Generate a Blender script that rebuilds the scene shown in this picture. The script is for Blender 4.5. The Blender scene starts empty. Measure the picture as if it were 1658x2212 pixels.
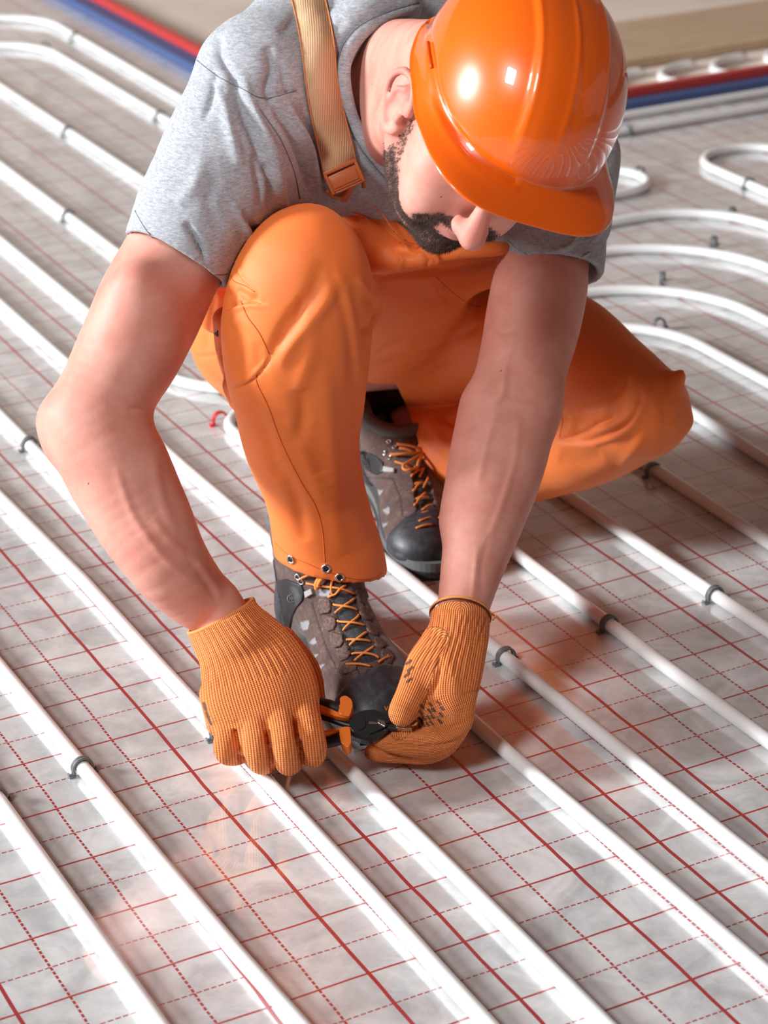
import bpy, bmesh, math, random
import numpy as np
from mathutils import Vector, Matrix
from mathutils.bvhtree import BVHTree

sc = bpy.context.scene
C = sc.collection
# ------------------------------------------------------------------ camera
FOC = 4977.8                                   # focal length in pixels of the 1658x2212 frame
CR = np.array([[0.9998256, -0.00798314, -0.01688315],
               [-0.01867542, -0.42739343, -0.90387283],
               [0.0, 0.90403049, -0.42746798]])  # rows: right, down, forward
CAM = np.array([0.0, 0.0, 1.27365871])
cd = bpy.data.cameras.new('camera'); cam = bpy.data.objects.new('camera', cd); C.objects.link(cam)
cd.sensor_fit = 'VERTICAL'; cd.sensor_height = 36.0; cd.lens = FOC / 2212 * 36
m = Matrix(((CR[0][0], -CR[1][0], -CR[2][0], 0), (CR[0][1], -CR[1][1], -CR[2][1], 0), (CR[0][2], -CR[1][2], -CR[2][2], 0), (0, 0, 0, 1)))
m.translation = Vector(CAM)
cam.matrix_world = m
cd.clip_start = 0.05; cd.clip_end = 60
cd.dof.use_dof = True; cd.dof.focus_distance = 2.36; cd.dof.aperture_fstop = 7.0
sc.camera = cam
# ------------------------------------------------------------------ world and lamps
w = bpy.data.worlds.new('room_light'); sc.world = w; w.use_nodes = True
wn = w.node_tree.nodes; wl = w.node_tree.links
bg = wn['Background']
tc = wn.new('ShaderNodeTexCoord'); sx = wn.new('ShaderNodeSeparateXYZ'); wl.new(tc.outputs['Generated'], sx.inputs[0])
cr = wn.new('ShaderNodeValToRGB'); wl.new(sx.outputs['Z'], cr.inputs[0])
cr.color_ramp.elements[0].position = 0.0; cr.color_ramp.elements[0].color = (0.62, 0.24, 0.14, 1)
cr.color_ramp.elements[1].position = 0.75; cr.color_ramp.elements[1].color = (0.64, 0.33, 0.24, 1)
wl.new(cr.outputs[0], bg.inputs['Color']); bg.inputs['Strength'].default_value = 0.165

def area(name, loc, target, sx_, sy_, power, col):
    ld = bpy.data.lights.new(name, 'AREA'); ld.shape = 'RECTANGLE'; ld.size = sx_; ld.size_y = sy_
    ld.energy = power; ld.color = col
    o = bpy.data.objects.new(name, ld); C.objects.link(o); o.location = loc
    o.rotation_euler = (Vector(target) - Vector(loc)).to_track_quat('-Z', 'Y').to_euler()
    return o
area('window_light_left', (-8.6, 1.9, 3.4), (0, 2.4, 0.2), 1.1, 2.0, 1230, (0.95, 0.985, 1.0))
area('window_light_front_left', (-3.5, -1.8, 5.2), (0, 2.3, 0.3), 1.2, 1.6, 275, (0.97, 0.99, 1.0))
sc.view_settings.view_transform = 'Standard'; sc.view_settings.look = 'None'
sc.view_settings.gamma = 1; sc.view_settings.use_curve_mapping = False
sc.view_settings.exposure = 0.15
try: sc.cycles.max_bounces = 6
except Exception: pass

# ------------------------------------------------------------------ geometry helpers
def ray(px, py):
    return np.array([(px - 829) / FOC, (py - 1106) / FOC, 1.0]) @ CR
def W(px, py, Y):                 # point of the photograph at world distance Y
    d = ray(px, py); return CAM + d * ((Y - CAM[1]) / d[1])
def Gz(px, py, z):                # point of the photograph at world height z
    d = ray(px, py); return CAM + d * ((z - CAM[2]) / d[2])
def scale_at(p):                  # pixels per metre at a point
    return FOC / float((np.asarray(p) - CAM) @ CR[2])
def PX(P):                        # pixel coordinates of points (n,3)
    c = (np.asarray(P) - CAM) @ CR.T
    return np.stack([829 + FOC * c[:, 0] / c[:, 2], 1106 + FOC * c[:, 1] / c[:, 2]], 1)
def K(px, py, Y, rpx):            # centre and radius of a node, radius given in pixels
    p = W(px, py, Y); return (p, rpx / scale_at(p))
def KZ(px, py, z, rpx):
    p = Gz(px, py, z); return (p, rpx / scale_at(p))
GU = np.array([0.88790118, 0.46003424, 0.0]); GV = np.array([0.46003424, -0.88790118, 0.0]); GO = np.array([-0.33916836, 1.99947414, 0.0])
def UVw(u, v, z=0.0):             # printed 5 cm grid of the foil: u across the pipes, v along them
    return GO + GU * (u * .05) + GV * (v * .05) + np.array([0, 0, z])

def tag(o, label=None, cat=None, group=None, kind=None):
    if label: o['label'] = label
    if cat: o['category'] = cat
    if group: o['group'] = group
    if kind: o['kind'] = kind
    return o
def empty(name, loc, label, cat, group=None, rz=0):
    o = bpy.data.objects.new(name, None); C.objects.link(o); o.location = loc; o.rotation_euler.z = rz
    o.empty_display_size = .05
    return tag(o, label, cat, group)
def link(name, me, mat=None, parent=None, smooth=True):
    o = bpy.data.objects.new(name, me); C.objects.link(o)
    if mat is not None and not me.materials: me.materials.append(mat)
    if smooth and len(me.polygons): me.polygons.foreach_set('use_smooth', [True] * len(me.polygons))
    if parent is not None:
        o.parent = parent; bpy.context.view_layer.update()
        o.matrix_parent_inverse = parent.matrix_world.inverted()
    return o
def mesh_np(name, V, F):
    me = bpy.data.meshes.new(name)
    V = np.asarray(V, dtype=np.float32); F = np.asarray(F, dtype=np.int32)
    k = F.shape[1]
    me.vertices.add(len(V)); me.vertices.foreach_set('co', V.ravel())
    me.loops.add(F.size); me.loops.foreach_set('vertex_index', F.ravel())
    me.polygons.add(len(F)); me.polygons.foreach_set('loop_start', np.arange(0, F.size, k, dtype=np.int32))
    me.update(calc_edges=True); me.validate()
    return me
def catmull(P, n):
    P = np.asarray(P, float); out = []
    Q = np.vstack([2 * P[0] - P[1], P, 2 * P[-1] - P[-2]])
    for i in range(1, len(Q) - 2):
        for t in np.arange(n) / n:
            a, b, c, d = Q[i - 1], Q[i], Q[i + 1], Q[i + 2]
            out.append(.5 * (2 * b + (c - a) * t + (2 * a - 5 * b + 4 * c - d) * t * t + (3 * b - a - 3 * c + d) * t ** 3))
    out.append(P[-1]); return np.array(out)
def tube_mesh(name, P, r, sides=10, cap=True, flat=1.0, closed=False, up=(0, 0, 1)):
    P = np.asarray(P, float); n = len(P); r = np.broadcast_to(np.asarray(r, float), (n,))
    if closed: T = np.roll(P, -1, 0) - np.roll(P, 1, 0)
    else: T = np.gradient(P, axis=0)
    T /= np.linalg.norm(T, axis=1)[:, None] + 1e-12
    U = np.array(up, float); V = []
    N = None
    for i in range(n):
        if N is None:
            N = np.cross(T[i], U)
            if np.linalg.norm(N) < 1e-3: N = np.cross(T[i], [1, 0, 0])
        else: N = N - T[i] * (N @ T[i])
        N = N / np.linalg.norm(N); B = np.cross(T[i], N)
        for k in range(sides):
            a = 2 * math.pi * k / sides
            V.append(P[i] + r[i] * (math.cos(a) * N + flat * math.sin(a) * B))
    F = []
    for i in range(n if closed else n - 1):
        j = (i + 1) % n
        for k in range(sides):
            k2 = (k + 1) % sides
            F.append((i * sides + k, j * sides + k, j * sides + k2, i * sides + k2))
    me = mesh_np(name, V, F)
    if cap and not closed:
        bm = bmesh.new(); bm.from_mesh(me); bm.verts.ensure_lookup_table()
        bm.faces.new([bm.verts[k] for k in range(sides)]); bm.faces.new([bm.verts[(n - 1) * sides + k] for k in range(sides)][::-1])
        bmesh.ops.recalc_face_normals(bm, faces=bm.faces); bm.to_mesh(me); bm.free()
    return me
def bm_mesh(name, bm):
    bmesh.ops.recalc_face_normals(bm, faces=bm.faces)
    me = bpy.data.meshes.new(name); bm.to_mesh(me); bm.free(); return me
def add_box(bm, c, sx_, sy_, sz_, R=None, bev=0.0):
    r = bmesh.ops.create_cube(bm, size=1.0); vs = r['verts']
    for v in vs: v.co = Vector((v.co.x * sx_, v.co.y * sy_, v.co.z * sz_))
    if bev: 
        es = list({e for v in vs for e in v.link_edges})
        g = bmesh.ops.bevel(bm, geom=es, offset=bev, segments=2, affect='EDGES', profile=.5)
        vs = list({v for f in g['faces'] for v in f.verts} | {v for v in vs if v.is_valid})
    for v in vs:
        co = Vector(v.co)
        if R is not None: co = R @ co
        v.co = co + Vector(c)
    return vs
def prism(bm, poly, z0, z1):
    a = [bm.verts.new((x, y, z0)) for x, y in poly]; b = [bm.verts.new((x, y, z1)) for x, y in poly]
    n = len(poly); bm.faces.new(a[::-1]); bm.faces.new(b)
    for i in range(n): bm.faces.new((a[i], a[(i + 1) % n], b[(i + 1) % n], b[i]))

# ------------------------------------------------------------------ material helpers
class Mat:
    def __init__(s, name, col=(.8, .8, .8), rough=.5, **kw):
        s.m = bpy.data.materials.new(name); s.m.use_nodes = True
        s.n = s.m.node_tree.nodes; s.l = s.m.node_tree.links; s.p = s.n['Principled BSDF']
        s.set('Base Color', (*col, 1) if len(col) == 3 else col); s.set('Roughness', rough)
        for k, v in kw.items(): s.set(k.replace('_', ' '), v)
    def set(s, k, v): s.p.inputs[k].default_value = v
    def node(s, t, **kw):
        n = s.n.new('ShaderNode' + t)
        for k, v in kw.items():
            if hasattr(n, k): setattr(n, k, v)
            else: n.inputs[k.replace('_', ' ')].default_value = v
        return n
    def math(s, op, a, b=None, c=None, clamp=False):
        n = s.n.new('ShaderNodeMath'); n.operation = op; n.use_clamp = clamp
        for i, x in enumerate((a, b, c)):
            if x is None: continue
            if isinstance(x, (int, float)): n.inputs[i].default_value = x
            else: s.l.new(x, n.inputs[i])
        return n.outputs[0]
    def coords(s, kind='Object', scale=(1, 1, 1), rot=(0, 0, 0)):
        t = s.n.new('ShaderNodeTexCoord'); mp = s.n.new('ShaderNodeMapping'); s.l.new(t.outputs[kind], mp.inputs[0])
        mp.inputs['Scale'].default_value = scale; mp.inputs['Rotation'].default_value = rot
        return mp.outputs[0]
    def noise(s, vec, scale=5, detail=4, rough=.5, dist=0):
        n = s.n.new('ShaderNodeTexNoise'); s.l.new(vec, n.inputs['Vector'])
        n.inputs['Scale'].default_value = scale; n.inputs['Detail'].default_value = detail
        n.inputs['Roughness'].default_value = rough; n.inputs['Distortion'].default_value = dist
        return n.outputs[0]
    def ramp(s, fac, stops):
        r = s.n.new('ShaderNodeValToRGB'); s.l.new(fac, r.inputs[0]); e = r.color_ramp.elements
        while len(e) < len(stops): e.new(0.5)
        for i, (p, c) in enumerate(stops):
            e[i].position = p; e[i].color = (*c, 1) if len(c) == 3 else c
        return r.outputs[0]
    def mix(s, fac, a, b, blend='MIX'):
        n = s.n.new('ShaderNodeMix'); n.data_type = 'RGBA'; n.blend_type = blend
        for idx, x in ((0, fac), (6, a), (7, b)):
            if isinstance(x, (int, float)): n.inputs[idx].default_value = x
            elif isinstance(x, tuple): n.inputs[idx].default_value = (*x, 1) if len(x) == 3 else x
            else: s.l.new(x, n.inputs[idx])
        return n.outputs[2]
    def to(s, out, inp): s.l.new(out, s.p.inputs[inp]); return s
    def bump(s, h, strength=.3, dist=.001):
        b = s.n.new('ShaderNodeBump'); s.l.new(h, b.inputs['Height']); b.inputs['Strength'].default_value = strength
        b.inputs['Distance'].default_value = dist; s.l.new(b.outputs[0], s.p.inputs['Normal']); return b
    def attr(s, name, out='Fac'):
        a = s.n.new('ShaderNodeAttribute'); a.attribute_name = name; return a.outputs[out]

# ------------------------------------------------------------------ SETTING: foil floor
def floor_material():
    M = Mat('gridded_foil', (.8, .8, .8), .28)
    co = M.coords('Object', (20, 20, 20))               # 1 unit = one 5 cm square
    wob = M.noise(M.coords('Object'), 9, 2)
    sep = M.n.new('ShaderNodeSeparateXYZ'); M.l.new(co, sep.inputs[0])
    wv = M.math('MULTIPLY', M.math('SUBTRACT', wob, .5), .10)
    u = M.math('ADD', sep.outputs[0], wv); v = M.math('ADD', sep.outputs[1], wv)
    def parity(x, off):   # 1 on even lines
        r = M.math('ROUND', x); h = M.math('MULTIPLY', M.math('ADD', r, off), .5)
        return M.math('LESS_THAN', M.math('ABSOLUTE', M.math('SUBTRACT', h, M.math('ROUND', h))), .1)
    right = M.math('GREATER_THAN', u, 6.0)              # a new sheet starts under a pipe
    evu = parity(u, 0.0); evv = parity(v, 0.0)
    def xor(a, b): return M.math('ABSOLUTE', M.math('SUBTRACT', a, b))
    # left sheet: odd u solid, even v solid.  right sheet: even u solid, odd v solid
    su = xor(evu, M.math('SUBTRACT', 1.0, right)); sv = xor(evv, right)
    du = M.math('ABSOLUTE', M.math('SUBTRACT', u, M.math('ROUND', u)))
    dv = M.math('ABSOLUTE', M.math('SUBTRACT', v, M.math('ROUND', v)))
    def dash(x): return M.math('GREATER_THAN', M.math('FRACT', M.math('MULTIPLY', x, 7.0)), .26)
    lu_s = M.math('LESS_THAN', du, .040); lu_d = M.math('MULTIPLY', M.math('LESS_THAN', du, .026), dash(v))
    lv_s = M.math('LESS_THAN', dv, .025); lv_d = M.math('MULTIPLY', M.math('LESS_THAN', dv, .018), dash(u))
    lu = M.math('ADD', M.math('MULTIPLY', su, lu_s), M.math('MULTIPLY', M.math('SUBTRACT', 1.0, su), lu_d))
    lv = M.math('ADD', M.math('MULTIPLY', sv, lv_s), M.math('MULTIPLY', M.math('SUBTRACT', 1.0, sv), lv_d))
    line = M.math('MAXIMUM', lu, lv)
    obj = M.coords('Object')
    cloud = M.noise(obj, 11, 6, .62, 1.2); fine = M.noise(obj, 60, 5, .7, .6)
    tone = M.math('ADD', M.math('MULTIPLY', cloud, .75), M.math('MULTIPLY', fine, .25))
    base = M.ramp(tone, [(.30, (.40, .405, .41)), (.46, (.56, .565, .57)), (.62, (.74, .745, .745))])
    ink = M.mix(M.math('MULTIPLY', fine, .35), (.36, .022, .028), (.50, .10, .10))
    M.to(M.mix(line, base, ink), 'Base Color')
    # crumpled clear film over the print
    wr = M.noise(obj, 5, 3, .5, .8); wr2 = M.noise(obj, 26, 4, .55, 1.5)
    h = M.math('ADD', M.math('MULTIPLY', wr, 1.0), M.math('MULTIPLY', wr2, .22))
    M.bump(h, .20, .006)
    M.set('Specular IOR Level', .6)
    M.set('Coat Weight', 1.0); M.set('Coat Roughness', .07); M.set('Coat IOR', 2.5)
    rr = M.ramp(M.noise(obj, 8, 5, .6, 1.0), [(.42, (.04,) * 3), (.62, (.22,) * 3)])
    M.l.new(rr, M.p.inputs['Coat Roughness'])
    return M.m
FM = floor_material()
def uvpoly(pts): return [(u * .05, -v * .05) for u, v in pts]
GM = Matrix(((GU[0], -GV[0], 0, GO[0]), (GU[1], -GV[1], 0, GO[1]), (0, 0, 1, 0), (0, 0, 0, 1)))   # local x = u, local y = -v
def slab(name, pts, z0, z1, mat, kind='structure'):
    bm = bmesh.new(); prism(bm, uvpoly(pts), z0, z1)
    o = link(name, bm_mesh(name, bm), mat, smooth=False); o.matrix_world = GM
    return tag(o, kind=kind)
slab('floor', [(-60, 45), (80, 45), (80, -37.6), (26.0, -37.6), (26.0, -110), (-60, -110)], -.02, 0, FM)
M = Mat('screed', (.62, .55, .48), .6); co = M.coords()
M.to(M.ramp(M.noise(co, 3, 5, .6), [(.35, (.70, .59, .50)), (.65, (.82, .72, .62))]), 'Base Color')
SCREED = M.m
slab('floor_beyond', [(27.0, -38.5), (110, -38.5), (110, -140), (27.0, -140)], -.02, .002, SCREED)
M = Mat('blue_foam', (.06, .10, .24), .55); M.bump(M.noise(M.coords(), 90, 3), .3, .002); BLUE = M.m
M = Mat('red_film', (.55, .05, .04), .4); REDF = M.m
slab('trim_1', [(26.0, -37.6), (26.0, -110), (26.75, -110), (26.75, -38.3), (80, -38.3), (80, -37.6)], -.02, .022, BLUE)
slab('trim_2', [(26.75, -38.3), (26.75, -110), (27.1, -110), (27.1, -38.65), (80, -38.65), (80, -38.3)], -.02, .040, REDF)
M = Mat('plaster', (.5, .4, .34), .85); co = M.coords()
M.to(M.ramp(M.noise(co, 1.5, 6, .6), [(.35, (.40, .30, .25)), (.65, (.56, .45, .38))]), 'Base Color'); PLASTER = M.m
bm = bmesh.new(); add_box(bm, (0, 9.6, 1.5), 16, .2, 3.2); tag(link('wall_back', bm_mesh('wall_back', bm), PLASTER, smooth=False), kind='structure')
bm = bmesh.new(); add_box(bm, (7.6, 4.0, 1.5), .2, 11.4, 3.2); tag(link('wall_right', bm_mesh('wall_right', bm), PLASTER, smooth=False), kind='structure')
# plywood sheet lying beyond the strip
M = Mat('plywood', (.62, .45, .30), .5); co = M.coords('Object', (1, 6, 1))
M.to(M.ramp(M.noise(co, 5, 5, .6, 1), [(.3, (.44, .30, .19)), (.7, (.58, .43, .29))]), 'Base Color'); PLY = M.m
o = slab('plywood_sheet', [(31, -43.3), (88, -43.3), (88, -49.5), (31, -49.5)], .004, .022, PLY, None)
tag(o, 'long tan plywood sheet lying on the bare floor behind the helmet', 'board')
o = slab('plywood_sheet', [(44, -56), (88, -56), (88, -66), (44, -66)], .004, .02, PLY, None)
tag(o, 'second brown plywood sheet farther back at the upper right', 'board')

# ------------------------------------------------------------------ heating pipes
M = Mat('white_pipe', (.83, .84, .84), .32); M.set('Subsurface Weight', .12); M.set('Subsurface Radius', (.004, .004, .004)); M.set('Coat Weight', .15)
pp = M.coords('UV'); PIPE = M.m
PR = .0080
def round_path(pts, r=2.6):
    """polyline in grid units with its inner corners rounded"""
    out = [np.array(pts[0], float)]
    for a, b, c in zip(pts[:-2], pts[1:-1], pts[2:]):
        a, b, c = map(lambda q: np.array(q, float), (a, b, c))
        d1 = (a - b); l1 = np.linalg.norm(d1); d1 /= l1; d2 = (c - b); l2 = np.linalg.norm(d2); d2 /= l2
        ang = math.acos(np.clip(d1 @ d2, -1, 1))
        if ang > 2.6: out.append(b); continue
        rr = min(r, l1 * .49 * math.tan(ang / 2), l2 * .49 * math.tan(ang / 2)); t = rr / math.tan(ang / 2)
        p0 = b + d1 * t; p1 = b + d2 * t; bis = (d1 + d2) / np.linalg.norm(d1 + d2); cen = b + bis * rr / math.sin(ang / 2)
        v0 = p0 - cen; tot = math.pi - ang; cr_ = v0[0] * (p1 - cen)[1] - v0[1] * (p1 - cen)[0]; sg = 1 if cr_ > 0 else -1
        for k in range(13):
            an = sg * tot * k / 12; out.append(cen + np.array([v0[0] * math.cos(an) - v0[1] * math.sin(an), v0[0] * math.sin(an) + v0[1] * math.cos(an)]))
    out.append(np.array(pts[-1], float))
    return np.array(out)
def pipe(pts, label, r=2.6, sag=None):
    P = round_path(pts, r); Q = [P[0]]
    for a, b in zip(P[:-1], P[1:]):
        n = max(1, int(np.linalg.norm(b - a) / 1.2))
        for k in range(1, n + 1): Q.append(a + (b - a) * k / n)
    Q = np.array(Q)
    P3 = np.array([UVw(a, b, PR + .0006) for a, b in Q])
    o = link('heating_pipe', tube_mesh('heating_pipe', P3, PR, 20, True), PIPE)
    return tag(o, label, 'pipe', None)
far = -58
pipe([(-7.0, far), (-7.0, 26)], 'white heating pipe cut off by the bottom left corner of the photo')
pipe([(-4.1, far), (-4.05, 26)], 'white heating pipe crossing only the lowest left edge')
pipe([(-1.5, far), (-1.02, -4), (-.98, 8), (-1.0, 26)], 'leftmost long white heating pipe in the foreground, under the clip at left')
pipe([(.55, far), (.70, -12), (.88, -6), (.95, -1), (1.0, 3), (1.08, 6.5), (1.3, 12), (1.5, 26)], 'white heating pipe passing just left of and below the left glove')
pipe([(3.85, far), (3.9, -16), (4.08, -9), (4.05, -4), (4.08, 3), (4.08, 6), (4.05, 9), (4.0, 26)], 'white heating pipe running under the knuckles of the left glove')
pipe([(5.75, far), (5.8, -14), (5.78, 3), (5.82, 6), (5.85, 26)], 'white heating pipe under the pliers between the two gloves')
pipe([(8.85, far), (8.88, -14), (8.95, -9), (8.98, 3), (9.08, 7), (9.15, 12), (9.2, 26)], 'white heating pipe emerging below the right glove')
pipe([(26.0, 26), (25.95, -8), (26.0, -17.6), (11.0, -17.9), (11.0, far)], 'white heating pipe bending behind the knee at right, innermost of the nested bends', 3.2)
pipe([(29.0, 26), (28.95, -20.2), (14.0, -20.4), (14.0, far)], 'white heating pipe bending at right, second of the nested bends from the knee', 4.2)
pipe([(32.0, 26), (31.95, -23.3), (18.0, -23.6), (17.85, far)], 'white heating pipe bending at right, third of the nested bends from the knee', 4.6)
pipe([(34.6, 26), (34.55, -25.7), (20.5, -26.0), (20.5, -28.4), (34.0, -28.4), (34.0, -31.2), (22.4, -31.4), (22.1, -33.5)], 'white heating pipe with the outermost bend and a hairpin behind the helmet', 3.4)
pipe([(11.5, 26), (11.1, 8), (11.05, 2), (10.95, -8), (11.0, -14), (11.1, -17.0), (13.95, -16.9), (13.95, -6), (13.92, 1), (14.0, 6), (14.1, 26)], 'white heating pipe looping round behind the trouser leg by the red clip', 1.4)
pipe([(17.2, 26), (16.9, -1), (16.85, -8), (16.8, -14), (19.75, -14), (19.75, -8), (19.65, 0), (19.6, 26)], 'white heating pipe coming out under the bent knee at right', 1.4)
pipe([(22.5, 26), (22.65, -7), (23.0, -14.2), (20.8, -15.2)], 'white heating pipe emerging from behind the tip of the bent knee', 1.2)
pipe([(-30, -62.2), (21.9, -62.0), (21.9, -35.2), (80, -34.9)], 'inner of the two white pipes that follow the blue edging strip', 3.6)
pipe([(-30, -67.2), (23.9, -67.0), (23.6, -37.0), (80, -36.9)], 'outer white pipe running closest to the blue edging strip', 3.6)
pipe([(36.9, 26), (36.8, -31.0), (40.5, -31.0), (40.7, 26)], 'white heating pipe hairpin at the right edge of the photo', 1.84)
for k, (a, b) in enumerate([(36.5, -39.6), (40.0, -39.8), (42.6, -39.7), (45.2, -39.6), (48.2, -39.8)]):
    P3 = np.array([UVw(a + x, b + y, .012) for x, y in ((0, .2), (-.3, -.8), (.2, -1.7), (1.2, -2.3), (2.3, -2.4))])
    o = link('pipe_offcut', tube_mesh('pipe_offcut', catmull(P3, 4), .010, 10), PIPE)
    tag(o, 'pale pipe end beyond the blue strip, %s' % ['nearest the helmet', 'second from the helmet', 'middle of the five', 'second from the right edge', 'at the right edge of the photo'][k], 'pipe', 'pipe ends beyond the strip')

# ------------------------------------------------------------------ clips that staple the pipes down
M = Mat('grey_plastic', (.16, .17, .18), .42); CLIPG = M.m
M = Mat('red_plastic', (.62, .02, .02), .35); CLIPR = M.m
def clip_meshes():
    P = []
    for k in range(17):
        a = math.pi * (-.12 + 1.24 * k / 16); P.append((math.cos(a) * .0104, 0, math.sin(a) * .0104 + .0088))
    P = [(P[0][0] + .0002, 0, .0012)] + P + [(P[-1][0] - .0002, 0, .0012)]
    bm = bmesh.new(); n = len(P)
    ring = []
    for i, p in enumerate(P):
        a = np.array(P[max(0, i - 1)]); b = np.array(P[min(n - 1, i + 1)]); t = (b - a) / np.linalg.norm(b - a); nn = np.array([t[2], 0, -t[0]])
        ring.append([bm.verts.new(np.array(p) + nn * q * .0014 + np.array([0, w_, 0])) for q, w_ in ((1, -.0032), (1, -.0012), (.45, -.0010), (.45, .0010), (1, .0012), (1, .0032), (-1, .0032), (-1, -.0032))])
    for a, b in zip(ring[:-1], ring[1:]):
        for k in range(8): bm.faces.new((a[k], a[(k + 1) % 8], b[(k + 1) % 8], b[k]))
    bm.faces.new(ring[0][::-1]); bm.faces.new(ring[-1])
    body = bm_mesh('arch', bm)
    bm = bmesh.new()
    add_box(bm, (.0125, 0, .0012), .007, .0075, .0022, bev=.0004); add_box(bm, (.0150, 0, .003), .0022, .005, .0035, Matrix.Rotation(.5, 3, 'Y'), .0004)
    foot = bm_mesh('barb', bm)
    return body, foot
CB, CF = clip_meshes()
def clip(u, v, label, mat=CLIPG, ang=0):
    t = empty('pipe_clip', UVw(u, v, 0), label, 'clip', 'clips holding the pipes', math.atan2(GU[1], GU[0]) + ang)
    for nm, me, sgn in (('arch', CB, 0), ('barb', CF, 0), ('barb', CF, 1)):
        me2 = me if mat is CLIPG else me.copy()
        if mat is not CLIPG: me2.materials.clear()
        o = link(nm, me2, mat); o.parent = t; o.matrix_parent_inverse = Matrix.Identity(4)
        o.rotation_euler = (0, 0, math.pi * sgn)
    return t
q = math.pi / 2
for u, v, lab, a in [
    (-1.02, -.8, 'grey pipe clip at the left edge of the photo, lowest of all', 0),
    (.95, -1.0, 'grey pipe clip on the second foreground pipe, left of the left glove', 0),
    (4.05, -.9, 'grey pipe clip half covered by the little finger of the left glove', 0),
    (5.8, -17.6, 'grey pipe clip just left of the bare elbow', 0),
    (11.06, -.75, 'dark grey pipe clip right beside the cuff of the right glove', 0),
    (13.93, -.9, 'dark grey pipe clip in the middle of the row right of the right glove', 0),
    (16.9, -.9, 'dark grey pipe clip at the right of the row beside the right glove', 0),
    (19.65, -7.6, 'dark grey pipe clip just below the bent knee', 0),
    (25.9, -16.6, 'small grey clip on the bend nearest the knee', 0),
    (28.4, -20.1, 'small grey clip at the top of the second nested bend', .8),
    (31.9, -22.2, 'small grey clip at the top of the third nested bend', .6),
    (34.3, -24.5, 'small grey clip at the top of the outermost nested bend', .5),
    (34.2, -30.2, 'small grey clip on the hairpin beside the helmet brim', 0),
    (36.85, -27.0, 'small grey clip on the hairpin at the right edge', 0),
    (36.9, -35.1, 'grey clip on the straight pipe in front of the blue strip', q),
    (21.9, -46.6, 'blurred grey clip beside the left shoulder', 0),
    (17.85, -46.4, 'blurred grey clip on the third pipe from the blue strip', 0),
    (14.0, -36.2, 'blurred grey clip left of the grey sleeve hem', 0),
    (23.75, -61.0, 'blurred grey clip on the outer pipe near the upper left', 0),
    (21.9, -60.0, 'blurred grey clip on the inner pipe near the upper left', 0)]:
    clip(u, v, lab, CLIPG, a)
clip(11.1, -16.6, 'red pipe clip on the pipe bend behind the trouser leg', CLIPR, 0)

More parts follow.
